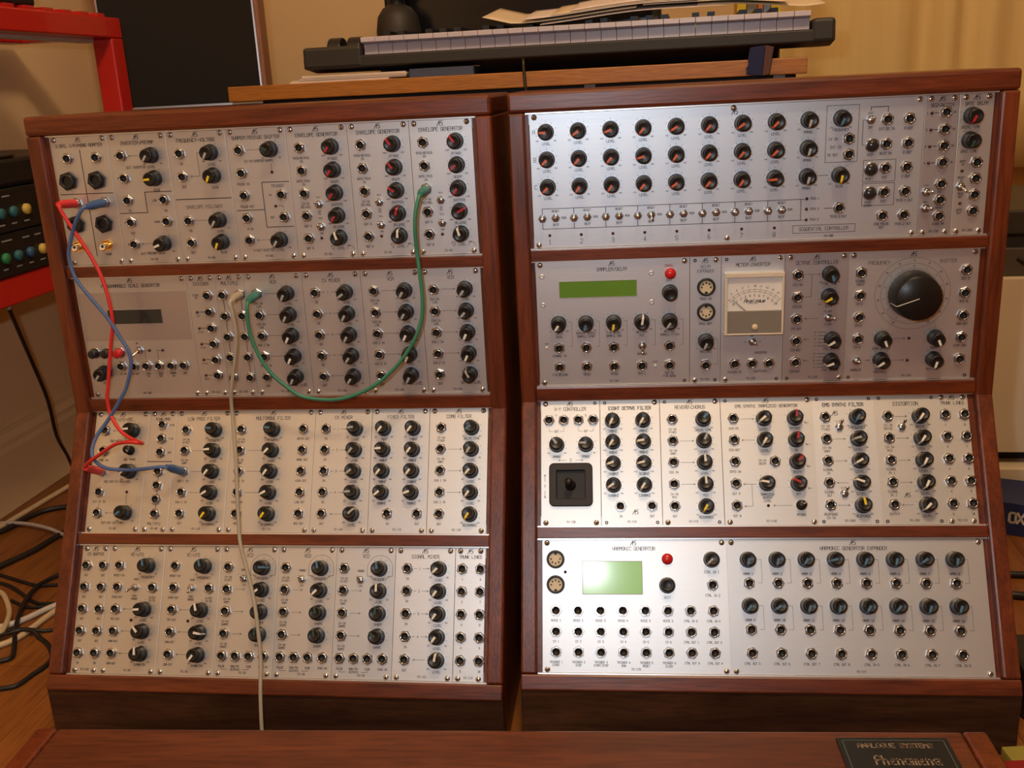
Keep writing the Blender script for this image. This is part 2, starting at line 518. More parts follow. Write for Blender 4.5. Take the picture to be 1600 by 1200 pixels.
def make_cabinet(key, label):
    c = CAB[key]
    t = thing('synthesizer_cabinet', label, 'cabinet', (c['x'], c['y'], 0), (0, 0, c['yaw']), 'modular synthesizer cabinets')
    OFF, XO, XI = 8.0, 233.0, 217.0
    top = ZB + 309.0
    # outline of a side board in (y, z): vertical above, sloping out below, plinth to the floor
    bend = (-OFF, ZB - (-OFF + OFF * CT) / -ST * CT + OFF * ST if False else ZB + OFF * math.tan(TH / 2))
    y0, z0 = cab_local(287.0, OFF)
    yb, zb = cab_local(271.8, OFF)
    BACK = 150.0
    for sx in (-1, 1):
        b = MB()
        poly = [(-OFF, top - 19), bend, (yb, zb), (yb + 8, zb - 8 * ST), (y0 + 19, z0), (y0 + 19, 0), (BACK, 0), (BACK, top - 19)]
        b.prism(poly, sx * XI, sx * XO, 'walnut_upright', 'x')
        b.obj('side_panel', t, bevel=2.2)
    b = MB()
    b.box(-XO, XO, -OFF, BACK, top - 19, top, 'walnut_level')
    b.obj('top_panel', t, bevel=3.2)
    # bottom board, its front edge lying in the sloping plane
    b = MB()
    q = [cab_local(271.8, OFF), cab_local(287.0, OFF), cab_local(287.0, -60), cab_local(271.8, -60)]
    b.prism(q, -XO, XO, 'walnut_level', 'x')
    b.obj('bottom_panel', t, bevel=1.6)
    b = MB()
    b.box(-XO, XO, y0 + 2, y0 + 18.8, 0.5, z0 - 1, 'walnut_plinth_shaded')
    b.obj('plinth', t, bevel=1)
    b = MB()
    b.box(-XI, XI, BACK - 9, BACK, 1, top - 19, 'under_black')
    b.obj('back_panel', t)
    # wooden cross rails between the rows
    for a, e in ((row_bottom(1), row_bottom(2) - 128.5), (row_bottom(2), -0.1), (row_bottom(3), row_bottom(4) - 128.5)):
        b = MB()
        q = [cab_local(a + 1.7, 5.0), cab_local(e - 1.7 if e > -0.11 and a > 0 or e < -1 else e - 2.4, 5.0), cab_local(e - 1.7 if e > -0.11 and a > 0 or e < -1 else e - 2.4, -20), cab_local(a + 1.7, -20)]
        b.prism(q, -XI, XI, 'walnut_level', 'x')
        b.obj('cross_rail', t, bevel=0.5)
    # aluminium mounting rails: a thin lip shows above and below every row
    for row in (1, 2, 3, 4):
        e = row_bottom(row)
        for top_rail in (True, False):
            if top_rail:
                s0, s1 = e - 128.5 - 1.5, e - 119.0
                lip = (s0, s0 + 1.35)
            else:
                s0, s1 = e - 9.5, e + 1.5
                lip = (s1 - 1.35, s1)
            if row == 3 and top_rail:
                s0, lip = 0.02, (-2.0, -0.65)
            b = MB()
            b.prism([cab_local(s0, -2.3), cab_local(s1, -2.3), cab_local(s1, -9), cab_local(s0, -9)], -XI, XI, 'aluminium_rail', 'x')
            b.prism([cab_local(lip[0], 1.5), cab_local(lip[1], 1.5), cab_local(lip[1], -4), cab_local(lip[0], -4)], -XI + 0.5, XI - 0.5, 'aluminium_rail', 'x')
            b.obj('mounting_rail', t)
    # narrow wooden strips closing the slit between the panels and the side boards
    for row in (1, 2, 3, 4):
        e = row_bottom(row)
        for sx in (-1, 1):
            b = MB()
            s0 = max(e - 128.4, 0.05) if row == 3 else e - 128.4
            b.prism([cab_local(s0, -0.6), cab_local(e - 0.1, -0.6), cab_local(e - 0.1, -2.2), cab_local(s0, -2.2)], sx * ({(3, 1): 211.4, (2, 1): 212.4, (4, -1): 212.4}.get((row, sx), 213.6) if key == 'R' else 213.6), sx * XI, 'walnut_upright', 'x')
            b.obj('side_strip', t)
    return t

# ------------------------------------------------------------------ modules
Y5 = [20.6, 42.6, 64.6, 86.6, 108.6]
CODE = {'J': 'jack'}
class Module:
    def __init__(s, cab, row, hp0, hp, name, title, label, model, tint='panel_plain', screws=True, title_h=3.3, tv=8.8, logo=True, bold=0.44, logo_at=None, dx=0.0):
        c = CAB[cab]
        s.W = hp * HP
        e = row_bottom(row)
        ly, lz = cab_local(e, 0)
        lx = (hp0 - 42) * HP + dx
        cy, sy = math.cos(c['yaw']), math.sin(c['yaw'])
        loc = (c['x'] + lx * cy - ly * sy, c['y'] + lx * sy + ly * cy, lz)
        s.t = thing(name, label, 'module', loc, (math.pi / 2 - (TH if row > 2 else 0), 0, c['yaw']))
        b = MB()
        b.box(0.12, s.W - 0.12, 0.1, 128.4, -2.0, 0.0, tint)
        b.obj('front_panel', s.t, bevel=0.25)
        s.ink = MB()
        if screws is True:
            screws = 'abcd'
        for k, (x, v) in zip('abcd', ((HP, 3.0), (s.W - HP, 3.0), (HP, 125.5), (s.W - HP, 125.5))):
            if k in screws:
                put('screw', ME['screw'], s.t, (x, 128.5 - v, 0), random.random() * 3)
            else:
                circle(s.ink, x, 128.5 - v, 1.2, 0.9, 10)
        if logo:
            lx, lv = logo_at or (s.W / 2, 3.4)
            s.logo(lx, 128.5 - lv)
        if title:
            s.T(s.W / 2, tv, title, title_h, wd=bold, maxw=s.W - 6)
        if model:
            s.T(s.W / 2, 124.6, model, 2.1, wd=0.24)
    def logo(s, x, y):
        k = 0.95
        P = lambda *a: [(x + k * p, y + k * q) for p, q in a]
        stroke(s.ink, P((-3.4, -2.4), (-0.6, 2.4), (-0.9, -2.2)), 0.6)
        stroke(s.ink, P((-2.4, -0.2), (0.0, 0.6)), 0.5)
        stroke(s.ink, P((2.6, 2.4), (0.7, 2.0), (0.6, 0.4), (2.2, 0.2), (2.4, -1.6), (0.6, -2.2)), 0.55)
    def T(s, x, v, txt, h=2.2, wd=0.33, maxw=None, align='c', m='ink'):
        lines = txt.split('|')
        for i, l in enumerate(lines):
            text(s.ink, l, x, 128.5 - v - i * h * 1.5, h, wd, m, maxw=maxw, align=align)
    def line(s, pts, wd=0.3):
        stroke(s.ink, [(x, 128.5 - v) for x, v in pts], wd * 1.25)
    def arrow(s, x0, x1, v, wd=0.26):
        s.line([(x0, v), (x1, v)], wd)
        d = 1.7 if x1 > x0 else -1.7
        s.line([(x1 - d, v - 1), (x1, v), (x1 - d, v + 1)], wd)
    def box(s, x0, x1, v0, v1, wd=0.35):
        s.line([(x0, v0), (x1, v0), (x1, v1), (x0, v1), (x0, v0)], wd)
    def J(s, x, v, txt=None, lv=10.0, h=2.2, tx=0):
        o = put('jack', ME['jack'], s.t, (x, 128.5 - v, 0))
        put('hex_nut', ME['nut'], o, (0, 0, 0), random.random() * 2)
        if txt:
            s.T(x + tx, v + lv, txt, h)
        return s
    def K(s, x, v, col, ang, txt='LEVEL', lv=11.6, h=2.3, lo='MIN', hi='MAX', ticks=True):
        o = put('knob', ME['knob'], s.t, (x, 128.5 - v, 0), -R(ang))
        if col:
            p = put('pointer', ME['pt_' + col], o)
            p['label'] = col + ' pointer line'
        if txt:
            s.T(x, v + lv, txt, h)
        if ticks:
            for a in (-110, -70, -35, 0, 35, 70, 110):
                sx, cx = math.sin(R(a)), math.cos(R(a))
                s.line([(x + 9.4 * sx, v - 9.4 * cx), (x + 10.2 * sx, v - 10.2 * cx)], 0.3)
            if lo:
                s.T(x - 8.6, v + 8.4, lo, 1.2, 0.18)
                s.T(x + 8.6, v + 8.4, hi, 1.2, 0.18)
        return s
    def trim(s, x, v, col, ang, txt):
        o = put('knob', ME['trim'], s.t, (x, 128.5 - v, 0), -R(ang))
        b = MB()
        b.box(-0.5, 0.5, 0.6, 3.6, 10.2, 10.5, 'pointer_' + col)
        b.obj('pointer', o)
        s.T(x, v + 9.5, txt, 2.1)
    def S(s, x, v, tilt=20, side=0.0):
        o = put('toggle_switch', ME['switch'], s.t, (x, 128.5 - v, 0), 0)
        l = put('lever', ME['lever'], o, (0, 0, 3.6))
        l.rotation_euler = (R(-tilt), R(side), 0)
    def led(s, x, v, kind='led'):
        put('indicator_lamp', ME[kind], s.t, (x, 128.5 - v, 0))
    def part(s, key, name, x, v, rz=0.0, z=0.0):
        return put(name, ME[key], s.t, (x, 128.5 - v, z), rz)
    def button(s, x, v, key='button', bez='bezel'):
        o = s.part(key, 'push_button', x, v)
        put('bezel', ME[bez], o)
    def lcd(s, x0, x1, v0, v1, m):
        b = MB()
        b.box(x0, x1, 128.5 - v1, 128.5 - v0, 0.02, 0.5, m)
        b.obj('display', s.t)
        b = MB()
        g = 0.45
        for q in ((x0 - g, x1 + g, v0 - g, v0), (x0 - g, x1 + g, v1, v1 + g), (x0 - g, x0, v0, v1), (x1, x1 + g, v0, v1)):
            b.box(q[0], q[1], 128.5 - q[3], 128.5 - q[2], 0, 0.7, 'bracket_grey')
        b.obj('display_frame', s.t)
    def done(s):
        if s.ink.v:
            o = s.ink.obj('printed_legend', s.t)
            o['label'] = 'dark printed lettering and lines'
            o['kind'] = 'stuff'
JX, KX = 12.7, 44.3

make_cabinet('L', 'left walnut synthesizer cabinet, with patch cables hanging across its modules')
make_cabinet('R', 'right walnut synthesizer cabinet, with the two green displays and no cables')

# ---- left cabinet, top row
m = Module('L', 1, 0, 12, 'jack_adapter_module', '3.5MIL 1/4\\PHONO ADAPTER', 'silver adapter module with big black jacks and two gold phono sockets', None, title_h=2.9)
for x in (17.0, 47.2):
    m.J(x, 21.1); m.J(x + 1.4, 65.5)
    m.part('big', 'large_jack', x - 3.2, 43.3); m.part('big', 'large_jack', x - 3.0, 86.9)
    m.part('phono', 'phono_socket', x - 3.6, 108.5)
m.line([(30.6, 13.4), (30.6, 119.5)], 0.6); m.line([(2.9, 56.4), (58.5, 56.4)], 0.6)
m.T(43.5, 118, 'PHONO', 1.8); m.done()

m = Module('L', 1, 12, 12, 'inverter_preamp_module', 'INVERTER\\PREAMP', 'silver inverter and preamp module right of the adapter with gold sockets', 'RS-70')
for v in Y5: m.J(12.6, v)
m.J(50.5, 65.2); m.J(50.5, 86.7)
m.K(44, 21.2, 'grey', 215, None); m.K(44, 43.6, 'yellow', 266, 'SLEW', lo=None); m.K(44, 108.5, 'white', 250, None)
m.T(31, 32.4, 'OUT INVERTER LEVEL', 2.4); m.arrow(33, 20, 21.2)
m.line([(2, 77.3), (31, 77.3), (31, 57), (59, 57)], 0.6); m.T(12.6, 75, 'IN'); m.T(40, 65.4, 'LOW', 2); m.T(39.6, 86.8, 'HIGH', 2)
m.T(50.5, 76, 'IN', 2); m.T(12.6, 97.6, 'OUT'); m.line([(12.6, 99.5), (12.6, 102)]); m.arrow(33, 20, 108.6); m.T(30, 118.5, 'OUT-PREAMP-GAIN', 2.4)
m.T(5.5, 20.6, 'A', 1.9); m.T(5.5, 42.6, 'B', 1.9); m.T(5.5, 86.6, 'A', 1.9); m.T(5.5, 108.6, 'B', 1.9); m.done()

m = Module('L', 1, 24, 12, 'frequency_voltage_module', 'FREQUENCY-VOLTAGE', 'silver frequency to voltage module with an envelope follower below and two yellow pointers', 'RS-80')
for v, t_ in ((21.0, 'IN'), (43.5, 'OUT'), (87, 'IN'), (109, 'OUT')): m.J(12.6, v, t_)
m.K(KX, 21, 'grey', 208, 'LEVEL'); m.K(KX, 43.2, 'yellow', 204, 'SLEW', lo=None); m.K(KX, 86.8, 'grey', 213, 'LEVEL'); m.K(KX, 108.8, 'yellow', 204, 'SLEW', lo=None, lv=10.6)
m.line([(36, 21), (30, 21), (30, 43.5), (22, 43.5)]); m.arrow(24, 20.5, 43.5); m.arrow(20, 35, 87); m.line([(2, 65.7), (59, 65.7)], 0.7); m.T(30.5, 73.5, 'ENVELOPE FOLLOWER', 3.1, 0.32); m.done()

m = Module('L', 1, 36, 12, 'shaper_module', 'SHAPER\\TRIG\\DC SHIFTER', 'silver shaper module with a boxed trigger section at its right edge', 'RS-50', title_h=3.1)
for v in Y5: m.J(12.5, v - 0.2)
m.J(50.6, 64.4); m.J(50.8, 86.4)
m.K(KX, 20.4, 'green', 300, None); m.K(KX, 108.5, 'grey', 212, None); m.led(43.2, 42.4); m.led(43.1, 75.4)
m.arrow(20, 34, 20.4); m.T(31, 31.2, 'CV-IN-SHAPER-SHAPE', 2.3); m.line([(43.2, 34), (43.2, 40)]); m.T(12.5, 53, 'PULSE-IN'); m.T(14, 75, 'PULSE-OUT')
m.line([(59, 52), (31.5, 52), (31.5, 96), (59, 96)], 0.6); m.line([(3, 78.6), (31.5, 78.6)], 0.6); m.T(47, 55.8, 'TRIGGER', 2.6); m.T(38.5, 64.5, 'IN', 1.8); m.T(38.5, 86.5, 'OUT', 1.8)
m.line([(46, 75.4), (50.7, 75.4), (50.7, 80)]); m.T(14, 97.2, 'V-IN'); m.arrow(34, 20, 108.6); m.T(31, 118.8, 'V-OUT-SHIFTER-LEVEL', 2.4); m.done()

EGA = [((215, 215, 215, 213), 345, 'silver envelope generator module next to the boxed trigger section, all red pointers down'),
       ((325, 325, 305, 15), 5, 'silver envelope generator module in the middle of the three, no cable in it'),
       ((325, 230, 215, 60), 345, 'silver envelope generator module with the green patch cable plugged in')]
for i, (an, wa, lb) in enumerate(EGA):
    m = Module('L', 1, 48 + 12 * i, 12, 'envelope_generator_module', 'ENVELOPE GENERATOR', lb, 'RS-60')
    for v, t_ in zip(Y5, ('TRIG-RETRIG|IN', 'GATE-TRIG|IN', 'CV-IN|DEC+REL', 'OUT A', 'OUT B')): m.J(12.8, v - 0.2, t_, h=2.1)
    for v, a, t_ in zip(Y5, an, ('ATTACK', 'DECAY', 'SUSTAIN', 'RELEASE')): m.K(KX, v - 0.2, 'red', a, t_, lo='SHORT', hi='LONG')
    m.K(KX, 108.2, 'white', wa, 'LEVEL', lv=10.8)
    m.S(26.3, 75.4, 20); m.S(26.3, 97.4, 20); m.led(25.6, 108.5)
    m.T(26.3, 68.4, 'HOLD', 1.5, 0.2); m.T(26.3, 82.3, 'DEC|REL', 1.5, 0.2); m.T(26.3, 89.2, 'TRIG', 1.5, 0.2); m.T(26.3, 104, 'MAN', 1.5, 0.2)
    m.line([(34, 117), (36.5, 120.6), (38, 117)]); m.line([(50.5, 120.5), (52, 117), (56, 117), (58, 120.5)]); m.done()

# ---- left cabinet, second row
m = Module('L', 2, 0, 24, 'scale_generator_module', 'PROGRAMMABLE SCALE GENERATOR', 'wide silver scale generator module with a dark unlit display', 'RS-100', screws='bcd', title_h=3.2)
m.lcd(31.4, 90.5, 34, 48.8, 'lcd_off')
b = MB(); b.box(2, 120, 128.5 - 67, 128.5 - 15.5, 0.0, 0.06, 'panel_dusky'); b.obj('clear_film', m.t)
for x, k in ((8.2, 'smallb'), (22.0, 'smallb'), (35.6, 'smallr')): m.button(x + 2, 79.6, k, 'sbezel')
m.S(60, 77.4, -30, -35); m.led(70.8, 77.9); m.led(85.4, 77.9); m.T(58, 70, 'ON', 1.6)
for x, t_ in zip((37.5, 51.5, 65.5, 79.4, 93.1, 106.7), ('CV IN', 'CV OUT', 'TRIG|IN', 'TRIG|OUT', 'TRANS|IN', 'OUT')): m.J(x, 94.5, t_, 8.6, 1.9)
m.K(16.9, 101.2, 'grey', 220, 'EDIT', lo=None); m.line([(65.5, 88), (65.5, 78), (69, 78)]); m.line([(79.4, 88), (79.4, 78), (83.5, 78)]); m.done()

m = Module('L', 2, 24, 6, 'divider_module', 'DIVIDER', 'narrow silver divider module with one column of six jacks', 'RS-150')
for v in (21.1, 38.2, 55.2, 72, 89, 106): m.J(20.8, v)
for v, t_ in zip((38.2, 55.2, 72, 89, 106), ('OUT', '/2 OUT', '/4 OUT', '/8 OUT', 'RESET')): m.led(7.2, v); m.line([(10, v), (15, v)], 0.5); m.T(8, v + 4.2, t_, 1.6, 0.22)
m.T(8, 20.5, 'CLOCK|IN', 1.8); m.done()

m = Module('L', 2, 30, 6, 'multiple_module', 'MULTIPLE', 'narrow silver multiple module with the grey patch cable plugged in', 'RS-100')
for x in (6.7, 25.4):
    m.line([(x, 21), (x, 106)], 0.5)
    for v in Y5: m.J(x, v + 0.2)
m.done()

VC = ('CV1-IN|LIN', 'CV2-IN|LOG', 'SIG 1 IN', 'SIG 2 IN', 'OUT')
def vca(hp0, ang, lb):
    m = Module('L', 2, hp0, 12, 'amplifier_module', 'VCA', lb, 'RS-180')
    for i, v in enumerate(Y5):
        m.J(12.9, v, VC[i], h=2.1)
        m.K(KX + 0.2, v - 0.3, 'grey' if i in (0, 1, 4) else 'white', ang[i], 'LEVEL' if i < 4 else 'INITIAL LEVEL', lv=11.0 if i < 4 else 10)
        if i < 4: m.arrow(20, 34.5, v)
    m.done()
vca(36, (206, 208, 208, 208, 208), 'silver amplifier module with the green cable in its top jack')
m = Module('L', 2, 48, 12, 'voltage_mixer_module', 'CV MIXER', 'silver voltage mixer module between two amplifier modules, second row', 'RS-160')
for i, (v, a) in enumerate(zip(Y5, (235, 210, 210, 215, 215))):
    m.J(13, v + 0.2, 'IN' if i < 4 else 'OUT'); m.K(KX + 0.3, v, 'grey', a, lv=11)
    if i < 4: m.line([(20, v), (23, v)]); m.T(26, v, str(i + 1), 2.2); m.arrow(29, 35, v)
    else: m.arrow(34, 21, v)
m.done()
vca(60, (212, 212, 208, 208, 208), 'silver amplifier module crossed at its lower knobs by the green cable')
vca(72, (215, 225, 205, 205, 335), 'silver amplifier module at the right end of the second row')

# ---- left cabinet, third row
m = Module('L', 3, 0, 12, 'oscillator_module', 'VC-LFO-OSC', 'silver oscillator module with red cable loop in front, third row', 'RS-80', 'panel_warm')
for v, t_ in zip(Y5, (None, 'SYNC IN', None, 'EXT CK IN', None)): m.J(12.7, v, t_)
m.K(44, 21, 'white', 265, None); m.trim(42.6, 42.4, 'grey', 140, 'OSC RANGE'); m.K(44.2, 64.8, 'white', 228, None); m.K(43.4, 108.4, 'blue', 232, None)
m.led(42.8, 86.5); m.line([(42.8, 89), (42.8, 98)]); m.arrow(33, 21, 108.5); m.T(31, 75.5, 'OSC OUT-CV IN-LEVEL', 2.2); m.T(31, 32, 'OUT-NOISE-LEVEL', 2.2); m.T(30, 118.8, 'OUT-INT CK-TIMER', 2.2); m.line([(12.7, 99), (12.7, 103)]); m.arrow(33, 21, 21); m.done()

m = Module('L', 3, 12, 6, 'ring_modulator_module', 'RING MOD', 'narrow silver ring modulator and multiple module left of the low pass filter', 'RS-40', 'panel_warm', title_h=2.8)
for v in (15.2, 29.9, 44.7): m.J(15.8, v)
m.line([(15.3, 65), (15.3, 109)], 0.5)
for v in (64.9, 79.7, 94.4, 109.5): m.J(15.3, v)
for v, t_ in ((15.2, 'X-IN'), (29.9, 'Y-IN'), (44.7, 'OUT')): m.T(25.5, v, t_, 1.8)
m.line([(2, 54.3), (28.8, 54.3)], 0.7); m.T(15.2, 119.5, 'MULTIPLE', 2.6); m.done()

m = Module('L', 3, 18, 12, 'low_pass_filter_module', 'LOW PASS FILTER', 'silver low pass filter module with the blue patch cable plugged in', 'RS-110', 'panel_warm')
for i, (v, c, a) in enumerate(zip(Y5, ('blue', 'white', 'white', 'white', 'yellow'), (275, 264, 215, 236, 213))):
    m.J(12.3, v + 0.4, ('CV-IN|1V/OCT', 'CV-IN|VARY', 'SIG 1 IN', 'SIG 2 IN', 'OUT')[i], h=2.1); m.K(44, v + 0.6, c, a, ('FREQUENCY', 'LEVEL', 'LEVEL', 'LEVEL', 'RESONANCE')[i], lv=10.8)
    if 0 < i < 4: m.arrow(20, 34, v + 0.4)
m.done()
m = Module('L', 3, 30, 18, 'multimode_filter_module', 'MULTIMODE FILTER', 'wide silver multimode filter module with jacks down both sides', 'RS-110', 'panel_warm')
for i, (v, c, a) in enumerate(zip(Y5, ('blue', 'white', 'white', 'white', 'yellow'), (275, 222, 213, 240, 212))):
    m.J(12.2, v + 0.4, ('CV-IN|1V/OCT', 'CV-IN|VARY', 'SIG 1 IN', 'SIG 2 IN', 'RES')[i], h=2.1); m.K(46.6, v + 0.6, c, a, ('FREQUENCY', 'LEVEL', 'LEVEL', 'LEVEL', 'RESONANCE')[i], lv=10.8)
    m.J(79.6, v + 0.3, ('NOTCH OUT', 'BAND OUT', 'HIGH OUT', 'LOW OUT', 'RES OUT')[i], h=2.1)
    if 0 < i < 4: m.arrow(20, 36, v + 0.4)
m.done()
m = Module('L', 3, 48, 12, 'voltage_mixer_module', 'CV MIXER', 'silver voltage mixer module left of the fixed filter, third row', 'RS-160', 'panel_warm')
for i, (v, a) in enumerate(zip(Y5, (262, 215, 230, 265, 48))):
    m.J(12.4, v + 0.3, 'IN' if i < 4 else 'OUT'); m.K(44.2, v + 0.6, 'grey', a, lv=10.8)
    if i < 4: m.line([(19.5, v + .4), (22, v + .4)]); m.T(25, v + .4, str(i + 1), 2.2); m.arrow(28, 34.5, v + .4)
    else: m.arrow(33, 21, v + .4)
m.done()
m = Module('L', 3, 60, 12, 'fixed_filter_module', 'FIXED FILTER', 'silver fixed filter module with eight white-pointer knobs in pairs, third row', 'RS-170', 'panel_plain')
for i, ((a, c), (t1, t2)) in enumerate(zip(((215, 215), (265, 215), (215, 215), (230, 250)), (('75HZ', '150HZ'), ('400HZ', '800HZ'), ('900HZ', '1500HZ'), ('1000HZ', '7000HZ')))):
    m.K(13.2, Y5[i] + 0.6, 'white', a, t1, lv=10.8); m.K(44.2, Y5[i] + 0.6, 'white', c, t2, lv=10.8)
m.J(20.1, 108.7, 'IN'); m.J(50.9, 108.7, 'OUT'); m.done()
m = Module('L', 3, 72, 12, 'comb_filter_module', 'COMB FILTER', 'silver comb filter module at the right end of the third row', 'RS-120', 'panel_warm')
for i, (v, c, a) in enumerate(zip(Y5, ('blue', 'grey', 'white', 'white', 'yellow'), (235, 210, 220, 214, 210))):
    m.J(12.6, v + 0.2, ('CV-IN|FIXED', 'CV-IN|VARY', 'SIG 1 IN', 'SIG 2 IN', 'OUT')[i], h=2.1); m.K(44.2, v + 0.5, c, a, ('DELAY TIME', 'LEVEL', 'LEVEL', 'LEVEL', 'RESONANCE')[i], lv=10.8)
    if 0 < i < 4: m.arrow(20, 34, v + 0.3)
m.done()

# ---- left cabinet, bottom row
m = Module('L', 4, 0, 6, 'buffer_module', 'CV BUFFER', 'narrow silver buffer module with ten jacks at the bottom left corner', 'RS-240', 'panel_warm', title_h=2.8)
for i, v in enumerate(Y5):
    for x in (6.9, 25.2): m.J(x, v - 0.2, 'OUT' if i < 4 else 'IN', h=1.9)
m.done()
for i, (an, lb) in enumerate((((350, 266, 320, 355), 'silver low frequency oscillator module beside the narrow buffer module'), ((345, 345, 100, 215), 'silver low frequency oscillator module left of the first voltage oscillator'))):
    m = Module('L', 4, 6 + 12 * i, 12, 'slow_oscillator_module', 'VC-LFO', lb, 'RS-30', 'panel_warm')
    for k, v in enumerate(Y5): m.J(12.6, v - 0.4, ('RESET-IN', 'SYNC-OUT', 'TRI-OUT', 'SAW-OUT', 'SQR-OUT')[k], h=2)
    m.J(50.6, 42.3, '1V/OCT|CV-IN', h=1.9); m.S(31.6, 42.3, -25, -30 if i == 0 else 10); m.T(31.6, 34, 'SLOW', 1.6); m.T(31.6, 51, 'FAST|RANGE', 1.9)
    m.K(43.9, 20.2, 'blue', an[0], 'FREQUENCY'); m.led(30.3, 75.1)
    for k in (2, 3, 4): m.K(43.5, Y5[k] - 0.4, 'white', an[k - 1], ('LEVEL', 'LEVEL', 'SYMMETRY')[k - 2], lv=10.8); m.arrow(33, 20.5, Y5[k] - 0.4)
    m.done()
for i, (cs, an, lb) in enumerate(((('blue', 'white', 'green', 'green'), (90, 230, 355, 0), 'silver voltage oscillator module crossed by the grey cable'),
                                  (('blue', 'white', 'green', 'green'), (350, 225, 352, 350), 'silver voltage oscillator module in the middle of the bottom row trio'),
                                  (('blue', 'white', 'green', 'green'), (350, 0, 0, 310), 'silver voltage oscillator module left of the signal mixer'))):
    m = Module('L', 4, 30 + 12 * i, 12, 'voltage_oscillator_module', 'VCO', lb, 'RS-90', 'panel_warm' if i < 2 else 'panel_plain')
    for k, v in enumerate(Y5[:4]): m.J(8.8, v + 0.3, ('CV-IN|1V/OCT', 'CV-IN|VARY', 'CV-IN|SHAPE', 'CV-IN|SHAPE')[k], h=2)
    for x, t_ in zip((8.2, 22.5, 36.6, 51.6), ('PULSE', 'SAW/TRI', 'SINE', 'SYNC-IN')): m.J(x, 108.6, t_, h=1.9)
    m.S(26, 32.3, 15); m.T(26, 23.5, 'RANGE', 1.9); m.T(26, 38.5, 'LOW', 1.5, 0.2)
    for k, v in enumerate(Y5[:4]): m.K(45.4, v + 0.5, cs[k], an[k], ('FREQUENCY', 'LEVEL', 'SHAPE', 'SHAPE')[k], lv=10.6, lo=None if k > 1 else 'MIN')
    for v in Y5[1:4]: m.arrow(17, 27, v + 0.4)
    circle(m.ink, 45.4, 128.5 - 21, 13.0, 0.3, 24, 0, 180); m.line([(32.4, 21), (32.4, 28.5), (36, 28.5)]); m.line([(58.4, 21), (58.4, 28.5), (54.5, 28.5)])
    m.line([(8.2, 120.2), (8.2, 121.6), (14.5, 121.6)]); m.T(22.5, 121.6, 'OUTPUTS', 1.9); m.line([(30.5, 121.6), (36.6, 121.6), (36.6, 120.2)]); m.done()
m = Module('L', 4, 66, 12, 'signal_mixer_module', 'SIGNAL MIXER', 'bright silver signal mixer module left of the bottom trunk lines', 'RS-165', 'panel_pale')
for i, (v, a) in enumerate(zip(Y5, (225, 214, 214, 214, 10))):
    m.J(12.7, v, 'IN' if i < 4 else 'OUT'); m.K(44.8, v + 0.1, 'white', a, lv=11)
    if i < 4: m.line([(19.5, v), (22, v)]); m.T(25, v, str(i + 1), 2.2); m.arrow(28, 34.5, v)
    else: m.arrow(33, 21, v)
m.done()
def trunk(cab, row, lb, dx, tint):
    m = Module(cab, row, 78, 6, 'trunk_lines_module', 'TRUNK LINES', lb, 'RS-210', tint, title_h=2.9, dx=dx)
    for i, v in enumerate(Y5): m.J(7.4, v, str(i + 1), h=2); m.J(25.7, v, str(i + 6), h=2)
    m.done()
trunk('L', 4, 'narrow silver trunk lines module at the bottom right of the left cabinet', 0, 'panel_pale')

# ---- right cabinet, top row
m = Module('R', 1, 0, 72, 'sequencer_module', None, 'very wide silver sequencer module with three rows of orange-pointer knobs', None, 'panel_cool', screws='abcd', logo_at=(194.0, 6.3))
AN = [(270, 235, 250, 220, 240, 220, 235, 225), (225, 220, 220, 255, 215, 220, 220, 225), (225, 215, 215, 220, 235, 220, 215, 265)]
RV = (17.0, 42.8, 68.9)
for r_ in range(3):
    for k in range(8): m.K(15.8 + 30.85 * k, RV[r_], 'orange', AN[r_][k], 'LEVEL', lv=11)
    m.K(261.6, RV[r_] - 0.3, 'grey', 195, 'RANGE', lv=11); m.T(4.2, RV[r_], 'ABC'[r_], 4, 0.45)
m.K(291.2, 16.5, 'blue', 205, 'FREQUENCY', lv=10.4); m.K(291.6, 68.2, 'yellow', 190, 'SLEW', lv=10.6); m.line([(272, 68.2), (281, 68.2)], 0.4)
put('screw', ME['screw'], m.t, (192.5, 128.5 - 2.8, 0)); put('screw', ME['screw'], m.t, (188.0, 128.5 - 124.6, 0))
for k in range(8):
    x = 9.4 + 30.95 * k
    m.S(x, 99.5, 4); m.S(x + 13.0, 99.2, 8 if k != 3 else -20); m.T(x + 13, 92.6, 'RESET', 2.1); m.T(x + 21, 99.2, 'RUN', 2.1); m.T(x + 13, 105.8, 'SKIP', 2.1)
    m.box(x, x + 30.95, 90, 109.8, 0.45); m.led(x + 6.6, 116.1); m.T(x + 6.6, 122.6, str(k + 1), 4.2, 0.42)
for v, t_ in ((89.6, 'TRIG 1'), (99.4, 'TRIG 2'), (109.5, 'TRIG 3')): m.led(262.3, v); m.T(265.5, v, t_, 2, align='l')
m.line([(257, 90), (260, 90)], 0.4); m.line([(257, 109.8), (260, 109.8)], 0.4); m.line([(279, 99.3), (286, 99.3)], 0.5)
m.J(298.8, 35.3); m.J(299.0, 49.7); m.T(284.5, 35.3, 'CV IN', 2.2); m.T(287, 42.7, 'INT CK', 2.6); m.T(284.5, 49.7, 'CK OUT', 2.2); m.box(277.8, 307, 4.9, 56.5, 0.35)
m.J(332.6, 19.3, 'EXT CK IN', 8.6); m.J(332.6, 41.4, 'SKIP IN', 8.8); m.J(332.9, 63.5, 'EXT', 8.8); m.J(333, 85.8, 'EXT', 8.8); m.J(332.6, 108, 'END PULSE|OUT', 8)
for v, t_ in zip((19.5, 41.4, 63.4, 85.8, 107.9), ('A OUT', 'B OUT', 'C OUT', 'TRIG 1 OUT', 'TRIG 2 OUT')): m.J(352.2, v, t_, 8.6)
m.J(292.4, 99.2, 'TRIG 3 OUT', 8.2)
